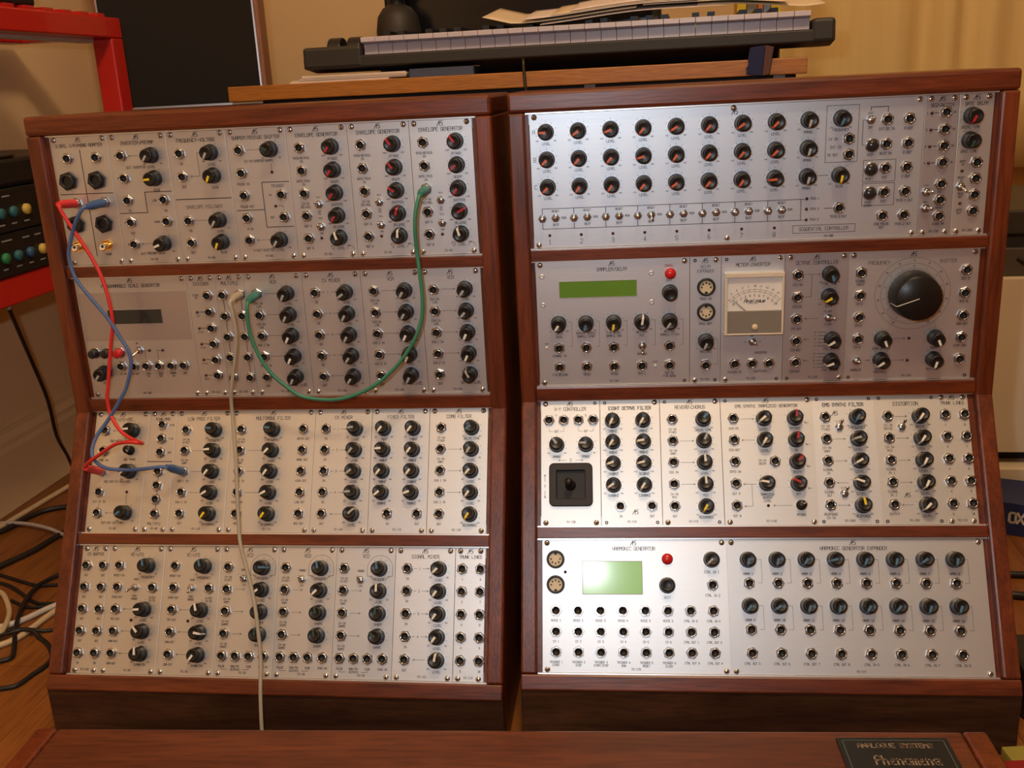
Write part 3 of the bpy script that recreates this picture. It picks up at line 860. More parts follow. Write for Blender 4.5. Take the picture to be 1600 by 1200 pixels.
m.S(317.6, 19.2, 15); m.T(317.6, 13.2, 'EXT', 2); m.T(317.6, 26, 'INT', 2); m.line([(317.6, 10.8), (317.6, 7.8), (333, 7.8), (333, 12.5)], 0.5); m.line([(314, 19.2), (311, 19.2), (311, 42), (313, 42)], 0.4)
for v, t_ in ((42.3, 'STEP'), (64.4, 'RESET'), (86.6, 'STOP|START')): m.button(320.2, v); m.T(319, v + 8.6, t_, 2.1)
m.box(313.2, 342.5, 55.9, 75.9, 0.35); m.box(313.4, 342.5, 77.5, 98.2, 0.35); m.box(250, 308.3, 114.9, 122.2, 0.35); m.T(279, 118.5, 'SEQUENTIAL CONTROLLER', 3.1, 0.36, maxw=54); m.T(284, 125.6, 'RS-200', 2, 0.3); m.done()

m = Module('R', 1, 72, 6, 'sequence_switch_module', 'SEQ\\SWITCH', 'narrow silver sequential switch module right of the sequencer', 'RS-250', 'panel_dusky', title_h=2.9)
for v, t_ in zip((15.2, 30.4, 45.4, 60.5, 80.3, 95.2, 110.2), (None, None, None, None, 'OUT', 'RESET', 'CLOCK IN')): m.J(18.6, v, t_, 7.4, 1.9)
for i, v in enumerate((15.6, 30.6, 45.6, 60.7)): m.led(6.3, v); m.T(2.6, v, str(i + 1), 1.8); m.line([(9, v), (12.5, v)], 0.5); m.T(26.6, v, 'IN', 1.8)
m.S(6.0, 87.5, 8, 15); m.S(6.2, 102.7, 8, 15); m.T(6, 81.5, 'STOP', 1.5, 0.2); m.T(6, 96.8, 'MANL', 1.5, 0.2); m.done()
m = Module('R', 1, 78, 6, 'gate_delay_module', 'GATE DELAY', 'narrow pale gate delay module at the top right corner with a red pointer', 'RS-260', 'panel_warm', title_h=2.9)
m.K(11.2, 19.4, 'red', 207, 'DECAY TIME', lv=10.2, lo=None); m.K(11.2, 41.3, 'green', 200, 'GATE TIME', lv=10.2, lo=None)
for v, t_ in zip((61.5, 76.4, 91.4, 106.5), ('GATE|IN', 'RESET|IN', 'TRIG|OUT', 'GATE|OUT')): m.J(18.7, v); m.T(6.6, v - 1, t_, 1.9)
m.S(6.2, 83.6, -20, 10); m.led(6.5, 69); m.led(6.8, 99.1); m.done()

# ---- right cabinet, second row
m = Module('R', 2, 0, 30, 'sampler_delay_module', 'SAMPLER/DELAY', 'wide grey sampler delay module with a long dark green display', 'RS-290', 'panel_plain', screws='abc', tv=9)
m.lcd(23.7, 100.1, 20.5, 36.5, 'lcd_green')
m.part('redb', 'push_button', 133.4, 15); m.T(132.5, 7.2, 'CANCEL', 2.1, m='ink_red'); m.K(132.8, 33.6, None, 0, None, ticks=False); m.T(132.5, 21.6, 'EDIT', 2)
for x, c, a, t_ in zip((21.5, 49.1, 76.9, 104.9, 132.6), ('white', 'blue', 'yellow', 'white', 'grey'), (215, 195, 190, 10, 215), ('INPUT|GAIN', 'REPEAT SPEED/|SAMPLE START', 'F/B GAIN/|SAMPLE END', 'WET/DRY|MIX', 'MOTION/|SAMPLE PITCH')):
    m.K(x, 62.6, c, a, t_, lv=11.2, h=2.2, lo='0', hi='100')
    m.line([(x + 9.5, 61.5), (x + 13.3, 61.5), (x + 13.3, 87.5), (x + 10, 87.5)], 0.22)
    m.J(x - 0.2, 108.5, {21.5: 'F/B RETURN', 49.1: 'TRIG1', 76.9: 'TRIG2', 104.9: 'OUT L', 132.6: 'OUT R/|F/B SEND'}[x], 8.6)
    if x != 104.9: m.J(x - 0.2, 88.3, 'SIGNAL IN' if x < 30 else None, 8.6)
m.S(105.2, 88.0, -35); m.T(105, 96.6, 'BYPASS', 2.2); m.led(8.4, 88.2, 'ledc'); m.led(118, 109.3, 'ledc'); m.T(8.6, 84, 'OVER', 1.5, .2); m.T(118, 105, 'CLOCK', 1.5, .2)
for x, v in ((6.5, 14.6), (6.6, 43.7), (114.8, 14.2), (115, 43.3)): put('stud', ME['stud'], m.t, (x, 128.5 - v, 0), 0.4)
m.done()
m = Module('R', 2, 30, 6, 'delay_expander_module', None, 'narrow bluish delay expander module with two round five-pin sockets', 'RS-295', 'panel_cool', screws='bc')
m.T(15.4, 9.4, 'DELAY|EXPANDER', 2.9, 0.32, maxw=27)
m.part('din', 'din_socket', 16, 29.5); m.part('din', 'din_socket', 16, 54.7, math.pi); m.T(15.6, 41.6, 'MIDI IN', 2.2); m.T(15.6, 66.8, 'MIDI OUT', 2.2)
m.K(15.9, 84.2, 'grey', 205, 'ASSIGN2', lv=11.4, lo='0', hi='100'); m.J(16, 109.4); m.line([(24, 83), (27.8, 83), (27.8, 109.2), (23, 109.2)], 0.22); m.done()

m = Module('R', 2, 36, 12, 'meter_inverter_module', 'METER\\INVERTER', 'bluish meter module with a needle dial in a pale frame', 'RS-280', 'panel_cool', screws='bc')
b = MB()                                               # the meter: case, paper dial, lower cover, needle, adjusting screw
X0, X1, V0, V1 = 2.6, 59.6, 15.0, 77.0
for q in ((X0, X1, V0, V0 + 4.6), (X0, X1, V1 - 1.6, V1), (X0, X0 + 2.8, V0 + 4.6, V1 - 1.6), (X1 - 2.2, X1, V0 + 4.6, V1 - 1.6)):
    b.box(q[0], q[1], 128.5 - q[3], 128.5 - q[2], 0, 11.0, 'meter_case')
meter = b.obj('meter_case', m.t, bevel=0.6)
b = MB(); b.box(X0 + 2.8, X1 - 2.2, 128.5 - 53, 128.5 - V0 - 4.6, 0, 7.5, 'meter_paper'); b.obj('dial', meter)
b = MB(); b.box(X0 + 2.8, X1 - 2.2, 128.5 - V1 + 1.6, 128.5 - 53, 0, 10.0, 'meter_grey'); b.obj('lower_cover', meter, bevel=0.4)
b = MB(); b.lathe([(3.0, 10), (3.0, 10.8), (2.4, 11.4), (0.01, 11.5)], 18, 'cream_plastic', 32.2, 128.5 - 69); b.obj('adjusting_screw', meter)
b = MB()
cx_, cy_ = 31.5, 128.5 - 66.5
for r_, n_ in ((34.5, 0), (32.4, 0)):
    P = [(cx_ + r_ * math.sin(R(a)), cy_ + r_ * math.cos(R(a))) for a in range(-46, 47, 4)]
    stroke(b, P, 0.22, 'ink', 7.6)
for i in range(11):
    a = R(-45 + 9 * i)
    stroke(b, [(cx_ + 31.6 * math.sin(a), cy_ + 31.6 * math.cos(a)), (cx_ + 35.6 * math.sin(a), cy_ + 35.6 * math.cos(a))], 0.25, 'ink', 7.6)
    text(b, str(i), cx_ + 28.6 * math.sin(a), cy_ + 28.6 * math.cos(a), 2.4, 0.3, z=7.6)
    if i != 10: text(b, str(abs(i - 5)) if i < 5 else '+' + str(i - 5), cx_ + 38.0 * math.sin(a), cy_ + 38.0 * math.cos(a), 2.0, 0.25, z=7.6)
text(b, 'Analogue', 31.5, 128.5 - 43.2, 3.4, 0.6, shear=0.35, z=7.6, ww=0.9)
stroke(b, [(25, 128.5 - 45.9), (35, 128.5 - 45.9)], 0.35, 'ink', 7.6)
b.obj('dial_print', meter)
b = MB(); b.add([(22.6, 128.5 - 53, 8.6), (23.5, 128.5 - 53, 8.6), (10.6, 128.5 - 41.4, 8.6), (10.3, 128.5 - 41.7, 8.6), (22.6, 128.5 - 53, 8.2), (23.5, 128.5 - 53, 8.2), (10.6, 128.5 - 41.4, 8.2), (10.3, 128.5 - 41.7, 8.2)],
                [(0, 1, 2, 3), (7, 6, 5, 4), (0, 4, 5, 1), (1, 5, 6, 2), (2, 6, 7, 3), (3, 7, 4, 0)], 'ink'); b.obj('needle', meter)
m.S(31.3, 86.2, 6, 10); m.T(31.3, 80.4, 'OFF', 1.6); m.T(24, 86.5, 'LO', 1.4, .2); m.T(38.8, 86.5, 'HI', 1.4, .2)
for x in (14.3, 31.2, 48): m.J(x, 108.6)
m.T(39.5, 98, 'INVERTER', 2.2); m.T(14.3, 117.8, 'CV/SIG IN', 2.1); m.T(39.6, 117.4, '<OUTPUTS>', 2.1); m.done()

m = Module('R', 2, 48, 12, 'octave_controller_module', 'OCTAVE CONTROLLER', 'dusky grey octave controller module between the meter and the large dial knob', 'RS-220', 'panel_dusky', screws='abd')
for v, t_ in zip(Y5, ('CV1-IN', 'CV2-IN', 'CV1-OUT', 'CV2-OUT', 'CV3-OUT')): m.J(12.7, v - 0.3, t_, h=2.1)
m.K(43, 19.8, 'blue', 165, 'FINE TUNE', lv=10); m.K(43, 42, 'yellow', 240, 'SLEW', lv=10); m.K(47.5, 85.4, 'white', 238, 'CV2 OCTAVE', lv=10, lo=None, ticks=False); m.K(47.4, 107.4, 'white', 250, 'CV3 OCTAVE', lv=10, lo=None, ticks=False)
for v0 in (85.4, 107.4):
    for k in range(5): m.line([(34, v0 - 7 + 3.5 * k), (42, v0 - 7 + 3.5 * k)], 0.4); m.T(31, v0 - 7 + 3.5 * k, ('+2', '+1', '0', '-1', '-2')[k], 1.8, .22)
    m.arrow(26, 20.5, v0)
m.S(43.4, 63.8, 10, 25); m.T(43, 57.6, '+1 OCT', 1.8); m.T(43, 70.5, '-1 OCT', 1.8); m.arrow(33, 20.5, 64.4); m.arrow(20, 34, 20.2); m.line([(20, 42.4), (26, 42.4), (26, 20.2)], 0.3); m.done()

m = Module('R', 2, 60, 24, 'frequency_shifter_module', None, 'grey frequency shifter module with one very large black dial knob', 'RS-240', 'panel_plain', screws='ab', dx=-1.0)
m.T(29, 10.8, 'FREQUENCY', 3.2, .34); m.T(93, 10.8, 'SHIFTER', 3.2, .34)
for v, t_ in zip((19.8, 42.3, 63.9, 86.1), ('SIGNAL|INPUT', 'CV-1', 'CV-2', 'CV-3')): m.J(12.4, v, t_, 8.6)
for v, t_ in zip((19.7, 42.1, 64.4, 86.3, 108.2), ('OUT A', 'OUT B', 'SUM OUT', 'DIFF OUT', None)): m.J(110.2, v, t_, 8.8)
m.S(12.2, 108.4, 12); m.T(12, 118, 'SQUELCH', 2.1)
cx_, cv_ = 61.8, 42.1
for r_ in (35.4, 29.8, 24.6): circle(m.ink, cx_, 128.5 - cv_, r_, 0.26, 60)
for i in range(13):
    a = R(-150 + 25 * i)
    m.T(cx_ + 32.6 * math.sin(a), cv_ - 32.6 * math.cos(a), str(abs(i - 6) * 10), 1.7, .22); m.T(cx_ + 27.2 * math.sin(a), cv_ - 27.2 * math.cos(a), str(abs(i - 6)), 1.7, .22)
b = MB()
b.lathe([(23.4, 0.8), (23.4, 4.0), (22.8, 6.0), (21.4, 23.0), (20.6, 24.0), (0.01, 24.0)], 60, 'knob_black', rib=0.16)
big = b.obj('dial_knob', m.t, (cx_, 128.5 - cv_, 0))
big.rotation_euler = (0, 0, -R(251))
b = MB(); b.box(-0.35, 0.35, 0, 20.6, 23.9, 24.2, 'pointer_white'); b.prism([(20.6, 24.2), (21.9, 23.0), (23.1, 6.0), (22.9, 5.6), (21.3, 22.8), (20.4, 23.9)], -0.35, 0.35, 'pointer_white', 'x'); b.obj('pointer', big)
m.K(35.6, 86, 'white', 160, 'ZERO ADJUST', lv=10.4, lo=None); m.K(35.4, 107.6, 'white', 235, 'SQUELCH|THRESHOLD', lv=10, h=2, lo=None); m.K(85.8, 86.2, 'white', 158, 'MODE', lv=10.4, lo=None); m.K(85.6, 108, 'white', 195, 'MIXTURE', lv=10.4, lo=None)
m.led(61.2, 86.6); m.led(61, 108.9); m.arrow(46, 57.5, 86.5); m.arrow(46, 57.5, 108.8); m.arrow(20, 25, 108.4); m.done()

# ---- right cabinet, third row
m = Module('R', 3, 0, 12, 'joystick_module', 'X-Y CONTROLLER', 'silver joystick module with a square black well and small stick', 'RS-230', 'panel_warm', screws='acd')
for x in (8.7, 23.8, 38.9, 53.9): m.J(x, 20.6)
for x in (8.7, 38.9): m.line([(x, 28.6), (x, 32), (x + 4, 32)], .25); m.T(x + 7.6, 32, 'OUT', 2); m.line([(x + 11.1, 32), (x + 15.1, 32), (x + 15.1, 28.6)], .25)
m.T(16, 15.6, 'Y', 2.2); m.T(46.4, 15.6, 'X', 2.2)
m.K(16.5, 46.2, 'grey', 325, 'RANGE', lv=12); m.K(46.2, 46.2, 'grey', 272, 'RANGE', lv=12)
m.T(30.6, 62, 'X', 3.6, .36); m.arrow(26, 18, 62); m.arrow(35.5, 43, 62); m.T(4.2, 88.4, 'Y', 3.2, .34)
m.line([(4.2, 84), (4.2, 76.5)]); m.line([(3.2, 78.2), (4.2, 76.5), (5.2, 78.2)]); m.line([(4.2, 93), (4.2, 100.5)]); m.line([(3.2, 98.8), (4.2, 100.5), (5.2, 98.8)])
def rsq(h_, r_, n=4):
    P = []
    for qx, qy, a0 in ((1, 1, 0), (-1, 1, 90), (-1, -1, 180), (1, -1, 270)):
        for i in range(n + 1):
            a = R(a0 + 90 * i / n); P.append((qx * (h_ - r_) + r_ * math.cos(a), qy * (h_ - r_) + r_ * math.sin(a)))
    return P
b = MB()
rings = [[(x, y, z) for x, y in rsq(hh, rr)] for hh, rr, z in ((22, 5, 0), (22, 5, 3.6), (21.2, 4.4, 4.4), (14.9, 1.4, 4.4), (14.4, 1.0, 3.4), (14.2, 0.8, 0.6), (3.6, 0.6, 0.3))]
n_ = len(rings[0])
b.add([p_ for r_ in rings for p_ in r_], [(k * n_ + i, k * n_ + (i + 1) % n_, (k + 1) * n_ + (i + 1) % n_, (k + 1) * n_ + i) for k in range(len(rings) - 1) for i in range(n_)] + [tuple(range((len(rings) - 1) * n_, len(rings) * n_))], 'joy_frame')
ji = b.slot('hole_black')  # inside of the shallow well coloured black in place of shade in its depth
for q in range(len(b.f)):
    if q >= 4 * n_:
        b.m[q] = ji
joy = b.obj('joystick_well', m.t, (30.6, 128.5 - 87.2, 0))
b = MB(); b.lathe([(5.5, 0.4), (5.2, 2.6), (3.4, 4.6), (2.1, 5.2), (2.0, 11), (3.6, 11.6), (3.7, 17), (3.2, 18), (0.01, 18.2)], 20, 'knob_black')
st = b.obj('stick', joy, (-0.4, -0.6, 0)); st.rotation_euler = (R(-8), R(-5), 0)
m.done()

m = Module('R', 3, 12, 12, 'octave_filter_module', 'EIGHT OCTAVE FILTER', 'silver eight octave filter module with eight knobs beside the joystick module', 'RS-310', 'panel_warm', screws='b', bold=0.62, logo_at=(34.5, 115), title_h=3.2)
for i, (a, c) in enumerate(((205, 210), (213, 260), (250, 255), (235, 213))):
    m.K(12.7, Y5[i] + 1.3, 'white', a, ('100HZ', '400HZ', '1600HZ', '6400HZ')[i], lv=10.4, h=2.4); m.K(43.6, Y5[i] + 1.3, 'white', c, ('200HZ', '800HZ', '3230HZ', '12800HZ')[i], lv=10.4, h=2.4)
m.J(19.4, 109.2, 'IN'); m.J(50.8, 109.2, 'OUT'); m.done()
m = Module('R', 3, 24, 12, 'reverb_module', 'REVERB\\CHORUS', 'silver reverb and chorus module with a blue and a yellow pointer', 'RS-310', 'panel_warm', screws='bc')
for i, (v, c, a) in enumerate(zip(Y5, ('blue', 'grey', 'white', 'white', 'yellow'), (45, 25, 356, 356, 210))):
    m.J(12.4, v + 0.8, ('CV-IN|FIXED', 'CV-IN|VARY', 'SIG IN', 'CV-IN|MIX', 'OUT')[i], h=2.1); m.K(43.3, v + 1.2, c, a, ('DELAY TIME', 'LEVEL', 'LEVEL', 'MIX', 'RESONANCE')[i], lv=10.8)
    if 0 < i < 4: m.arrow(19.5, 33.5, v + 1)
m.done()
m = Module('R', 3, 36, 18, 'trapezoid_module', 'EMS SYNTHI TRAPEZOID GENERATOR', 'wide silver trapezoid generator module with four red-pointer knobs in a column', 'RS-510E', 'panel_warm', screws='bcd', title_h=2.9)
for v, t_ in zip(Y5, ('SIG-IN', 'SIG-OUT', 'GATE-IN', 'OUT A', 'OUT B')): m.J(12.4, v + 0.8, t_)
m.J(51.6, 65.5); m.T(39.5, 64.4, 'CV-IN|DECAY', 2.1)
m.K(42.6, 22, 'white', 230, lv=10.6, lo=None); m.K(42.6, 43.8, 'white', 210, lv=10.6, lo=None); m.K(42.6, 87.4, 'white', 280, 'TRAPEZOID|OUTPUT|LEVEL', lv=11, h=2.1, lo=None)
for v, a, t_ in zip(Y5, (5, 10, 42, 300), ('ATTACK', 'ON', 'DECAY', 'OFF')): m.K(73.2, v + 1.3, 'red', a, t_, lv=10.2, lo=None); m.arrow(86.5, 82.5, v + 6)
m.trim(74.8, 109.2, 'grey', 60, 'ATTACK'); m.led(43, 109.4); m.arrow(66, 48, 109.4); m.arrow(20, 33, 22); m.arrow(33, 20, 43.6); m.arrow(33, 20, 88); m.line([(28, 88), (28, 110), (21, 110)]); m.arrow(24, 20, 110); m.done()
m = Module('R', 3, 54, 12, 'synth_filter_module', 'EMS SYNTHI FILTER', 'silver filter module with two upright toggle switches between jacks and knobs', 'RS-500E', 'panel_pale', screws='', bold=0.62, logo_at=(22.4, 17.5), dx=-0.8)
for i, (v, c, a) in enumerate(zip(Y5, ('blue', 'grey', 'white', 'white', 'yellow'), (210, 255, 240, 290, 350))):
    m.J(12.4, v + 0.8, ('CV-IN|FIXED', 'CV-IN|VARY', 'SIGNAL|IN', 'SIGNAL|OUT', 'RESPONSE|CV-IN')[i], lv=9, h=2.3); m.K(43.0, v + 1.2, c, a, ('FREQUENCY', 'LEVEL', 'LEVEL', 'LEVEL', 'RESPONSE')[i], lv=10.4, h=2.5)
    if i in (1, 2, 4): m.arrow(19.5, 31, v + 1)
m.arrow(31, 20, 87.4); m.S(25.4, 31.6, 35, 12); m.S(26.2, 98.2, 35, 12); m.T(26, 25.8, 'CV BIAS', 1.5, .2); m.T(26, 92.4, 'SLOPE', 1.5, .2); m.done()
m = Module('R', 3, 66, 12, 'distortion_module', 'DISTORTION', 'silver distortion module with a single toggle switch, left of the trunk lines', 'RS-420', 'panel_warm', screws='', bold=0.5, title_h=3.4, logo=True, logo_at=(26, 100), dx=-1.2)
for i, (v, a) in enumerate(zip(Y5, (215, 215, 207, 207, 225))):
    m.J(12.4, v + 0.8, ('CV-IN|DRIVE', 'CV-IN|MIX', 'SIGNAL|IN 1', 'SIGNAL|IN 2', 'OUTPUT')[i], lv=9, h=2.3); m.K(43.2, v + 1.2, 'white', a, ('DRIVE', 'MIX', 'LEVEL', 'LEVEL', 'LEVEL')[i], lv=10.4, h=2.5)
    if i < 4: m.arrow(19.5, 31, v + 1)
    else: m.arrow(31, 20, v + 1)
m.S(25, 32.2, 35, 12); m.done()
trunk('R', 3, 'narrow silver trunk lines module at the right end of the third row', -2.0, 'panel_warm')

# ---- right cabinet, bottom row
m = Module('R', 4, 0, 36, 'harmonic_generator_module', 'HARMONIC GENERATOR', 'wide bright harmonic generator module with the lit square green display', 'RS-370', 'panel_pale', dx=1.0)
m.lcd(40.6, 99.0, 21.4, 53.0, 'lcd_bright')
m.part('din', 'din_socket', 13.6, 19.2, math.pi); m.part('din', 'din_socket', 13.6, 43.9); m.led(23.2, 31.7)
m.part('redb', 'push_button', 124.2, 19); m.K(123.4, 44.6, None, 0, 'EDIT', ticks=False); m.K(167.2, 19.6, 'grey', 225, 'CTRL IN 1', lv=12, lo='0', hi='100', ticks=False); m.J(167.4, 44.2, 'CTRL IN 2')
for i in range(8):
    x = 13.6 + 21.95 * i
    for v, tt in ((69.1, ['VOICE %d' % (k + 1) for k in range(6)] + ['CTRL IN 3', 'CTRL IN 4']), (89.2, ['CV %d' % (k + 1) for k in range(6)] + ['CTRL OUT 1', 'CTRL OUT 2']),
                  (108.8, ['TRIGGER 1|START', 'TRIGGER 2|STOP', 'TRIGGER 3|START/STOP', 'TRIGGER 4|RUN', 'TRIGGER 5|RESET', 'TRIGGER 6|CLOCK', 'CTRL OUT 3', 'CTRL OUT 4'])):
        m.J(x, v, tt[i], 9.6, 2.0)
m.done()
m = Module('R', 4, 36, 48, 'harmonic_expander_module', 'HARMONIC GENERATOR EXPANDER', 'very wide silver expander module with sixteen blue-pointer knobs', 'RS-375', 'panel_plain', tv=8.8)
EA = ((195, 195, 215, 256, 205, 195, 235, 190), (220, 236, 200, 195, 210, 220, 200, 200))
for i in range(8):
    x = 20.4 + 27.75 * i
    for r_, v in enumerate((19.7, 63.8)):
        m.K(x, v, 'blue', EA[r_][i], 'HARM %d' % (1 + i + 8 * r_), lv=13.6, h=2.2, ticks=False); m.J(x + 0.4, v + 22.6); m.line([(x + 9, v), (x + 13, v), (x + 13, v + 22.4), (x + 9, v + 22.4)], 0.22)
    m.J(x + 0.3, 108.4, ('CTRL OUT %d' % (5 + i)) if i < 4 else 'CTRL IN %d' % (1 + i), 9.8, 2.1)
m.done()

# ------------------------------------------------------------------ patch cables (world millimetres)
def patch(name, label, col, pts, jack_a, n_a, jack_b, n_b):
    t = thing(name, label, 'patch cable', pts[len(pts) // 2], (0, 0, 0), 'patch cables on the left cabinet')
    o = Vector(pts[len(pts) // 2])
    b = MB()
    b.tube([Vector(p) - o for p in pts], 1.9, 'cable_' + col, 10)
    b.obj('cord', t)
    for jp, p in ((jack_a, pts[0]), (jack_b, pts[-1])):
        if jp is None:
            continue
        J_, P_ = Vector(jp) - o, Vector(p) - o
        d = (P_ - J_)
        b = MB()
        rad = lambda k: 4.3 if k < 0.62 else 4.3 - (k - 0.62) / 0.38 * 1.7
        b.tube([J_ + d * (0.14 + 0.93 * k / 8) for k in range(9)], rad, 'boot_' + col, 14, sub=1)
        q = b.obj('plug_boot', t)
        b = MB()
        b.tube([J_ + d * 0.06, J_ + d * 0.13, J_ + d * 0.16], 3.5, 'chrome', 14, sub=1)
        b.obj('plug_tip', q)
    return t
def on_cab(cab, x, row, v, off):
    c = CAB[cab]
    s = row_bottom(row) - 128.5 + v
    ly, lz = cab_local(s, off)
    lx = x - 42 * HP
    return (c['x'] + lx * math.cos(c['yaw']) - ly * math.sin(c['yaw']), c['y'] + lx * math.sin(c['yaw']) + ly * math.cos(c['yaw']), lz)
red = [(-435, 999, 537), (-434, 996, 535), (-432, 996, 528), (-423, 996, 509), (-412, 995, 487), (-404, 994, 465), (-400, 993, 441), (-400, 993, 417), (-407, 994, 390), (-415, 993, 353), (-418, 992, 339), (-417, 991, 321), (-407, 982, 307), (-395, 975, 300), (-384, 964, 300), (-373, 950, 302), (-375, 941, 306), (-385, 944, 306), (-402, 953, 301), (-423, 962, 288), (-438, 968, 278), (-444, 971, 272), (-443, 972, 270)]
blue = [(-406, 994, 534), (-409, 990, 533), (-417, 991, 523), (-425, 995, 510), (-431, 996, 496), (-434, 997, 485), (-433, 997, 472), (-429, 996, 460), (-416, 993, 441), (-404, 992, 423), (-394, 991, 402), (-387, 990, 386), (-388, 990, 370), (-396, 991, 350), (-402, 990, 340), (-419, 990, 317), (-432, 984, 301), (-436, 976, 289), (-433, 969, 281), (-423, 964, 274), (-410, 962, 271), (-387, 961, 270), (-365, 960, 272), (-356, 961, 271)]
green = [(-77, 954, 534), (-79, 950, 529), (-82, 948, 519), (-84, 948, 502), (-84, 951, 479), (-83, 950, 461), (-82, 950, 438), (-84, 950, 417), (-91, 949, 398), (-101, 951, 382), (-114, 952, 367), (-130, 954, 353), (-147, 957, 343), (-167, 959, 336), (-187, 962, 334), (-212, 965, 338), (-227, 967, 349), (-241, 969, 363), (-251, 970, 381), (-257, 971, 402), (-258, 971, 418), (-257, 971, 431), (-256, 976, 436)]
grey = [(-272, 978, 438), (-274, 974, 435), (-273, 973, 428), (-272, 973, 415), (-272, 973, 402), (-276, 973, 379), (-281, 974, 360), (-285, 974, 342), (-287, 976, 324), (-286, 970, 305), (-284, 956, 276), (-283, 942, 247), (-282, 931, 224), (-280, 919, 201), (-273, 906, 177), (-267, 894, 156), (-263, 882, 134), (-260, 867, 101), (-260, 852, 75), (-260, 843, 52), (-260, 835, 25), (-258, 815, 4), (-250, 790, 3)]
patch('patch_cable', 'red patch cable looping down the left edge of the left cabinet', 'red', red, on_cab('L', 18.4, 1, 65.5, 0), 0, on_cab('L', 12.7, 3, 64.6, 0), 0)
patch('patch_cable', 'blue patch cable from the gold-socket module down to the low pass filter', 'blue', blue, on_cab('L', 48.6, 1, 65.5, 0), 0, on_cab('L', 18 * HP + 12.3, 3, 65.0, 0), 0)
patch('patch_cable', 'green patch cable hanging in a wide curve across the second row', 'green', green, on_cab('L', 72 * HP + 12.8, 1, 64.4, 0), 0, on_cab('L', 36 * HP + 12.9, 2, 20.6, 0), 0)
patch('patch_cable', 'grey patch cable running straight down to the floor', 'grey', grey, on_cab('L', 30 * HP + 25.4, 2, 20.8, 0), 0, None, 0)

# ------------------------------------------------------------------ the room (its axes turned 8.9 degrees clockwise)
PH = R(8.935)
def room(x, y, z=0.0):
    return (x * math.cos(PH) + y * math.sin(PH), -x * math.sin(PH) + y * math.cos(PH), z)
XL, XR, YF, YB, ZC = -1067.3, 3300.0, 2420.0, -4200.0, 2420.0
def room_obj(name, mb, bevel=0, label=None):
    o = mb.obj(name, None, bevel=bevel)
    o.rotation_euler = (0, 0, -PH)
    return struct(o, label)
floor = room_obj('floor', MB().box(XL - 60, XR + 60, YB - 60, YF + 60, -60, -12, 'under_black'))
PW, i = 128.0, 0
x = XL
while x < XR - 1:
    x1 = min(x + PW, XR)
    y = YB - (i * 431 % 1200)
    while y < YF:
        y0, y1 = max(y, YB), min(y + 1200, YF)
        if y1 - y0 > 20:
            MB().box(x + 0.4, x1 - 0.4, y0 + 0.4, y1 - 0.4, -12, 0, 'floor_wood').obj('plank', floor)
        y += 1200
    x = x1
    i += 1
room_obj('ceiling', MB().box(XL - 60, XR + 60, YB - 60, YF + 60, ZC, ZC + 50, 'ceiling_paint'))
room_obj('wall_left', MB().box(XL - 60, XL, YB - 60, YF + 60, 0, ZC, 'wall_paint'))
room_obj('wall_right', MB().box(XR, XR + 60, YB - 60, YF + 60, 0, ZC, 'wall_paint'))
room_obj('wall_back', MB().box(XL, XR, YF, YF + 60, 0, ZC, 'wall_paint'))
room_obj('wall_front', MB().box(XL, XR, YB - 60, YB, 0, ZC, 'wall_paint'))
sk = [(0, 0), (16, 0), (16, 96), (13, 104), (13, 112), (7, 122), (6, 130), (0, 130)]
room_obj('baseboard_left', MB().prism([(XL + a, b_) for a, b_ in sk], YB, YF, 'skirting_paint', 'y'))
room_obj('baseboard_back', MB().prism([(YF - a, b_) for a, b_ in sk], XL + 16, XR, 'skirting_paint', 'x'))

# curtain over the right half of the back wall
b = MB()
vs_, fs_ = [], []
NX, NZ = 150, 12
for i in range(NX + 1):
    u = i / NX
    xx = 230 + u * 1900
    for k in range(NZ + 1):
        zz = 400 + (2300 - 400) * k / NZ
        amp = 15 + 6 * math.sin(u * 13)
        yy = YF - 75 + amp * math.sin(u * 92 + 1.8 * math.sin(u * 31)) + 4 * math.sin(zz * 0.004 + u * 40)
        vs_.append((xx, yy, zz))
for i in range(NX):
    for k in range(NZ):
        a = i * (NZ + 1) + k
        fs_.append((a, a + NZ + 1, a + NZ + 2, a + 1))
b.add(vs_, fs_, 'curtain_cloth', True)
cu = thing('curtain', 'beige curtain hanging in soft folds behind the right cabinet', 'curtain', (0, 0, 0), (0, 0, -PH))
c_ = b.obj('cloth', cu)
sm = c_.modifiers.new('thickness', 'SOLIDIFY'); sm.thickness = 0.0015
MB().tube([(180, YF - 70, 2305), (1000, YF - 70, 2305), (2180, YF - 70, 2305)], 10, 'bracket_grey', 10, sub=1).obj('curtain_rod', cu)
for xx in (200, 1150, 2160):
    MB().box(xx - 6, xx + 6, YF - 72, YF, 2298, 2312, 'bracket_grey').obj('rod_bracket', cu)

# ------------------------------------------------------------------ desk group (turned 10.8 degrees)
DY = -R(10.79)
def desk_pos(x, y, z=0.0):
    return (-207.2 + x * math.cos(DY) - y * math.sin(DY), 1677.7 + x * math.sin(DY) + y * math.cos(DY), z)
DZ = 645.0
desk = thing('desk', 'light brown wooden desk behind the synthesizer cabinets', 'desk', desk_pos(0, 0), (0, 0, DY))
MB().box(-233, 679, -14, 540, DZ - 23.5, DZ, 'desk_wood').obj('desk_top', desk, bevel=1.5)
MB().box(-190, 660, 22, 40, DZ - 60, DZ - 23.5, 'under_black').obj('apron', desk)
for xx in (-205, 630):
    for yy in (60, 480):
        MB().box(xx, xx + 40, yy, yy + 40, 0, DZ - 23.5, 'under_black').obj('leg', desk, bevel=2)
for xx in (348, 632):
    MB().box(xx, xx + 17, 2, 22, DZ - 34, DZ - 23.5, 'bracket_grey').obj('bracket', desk)

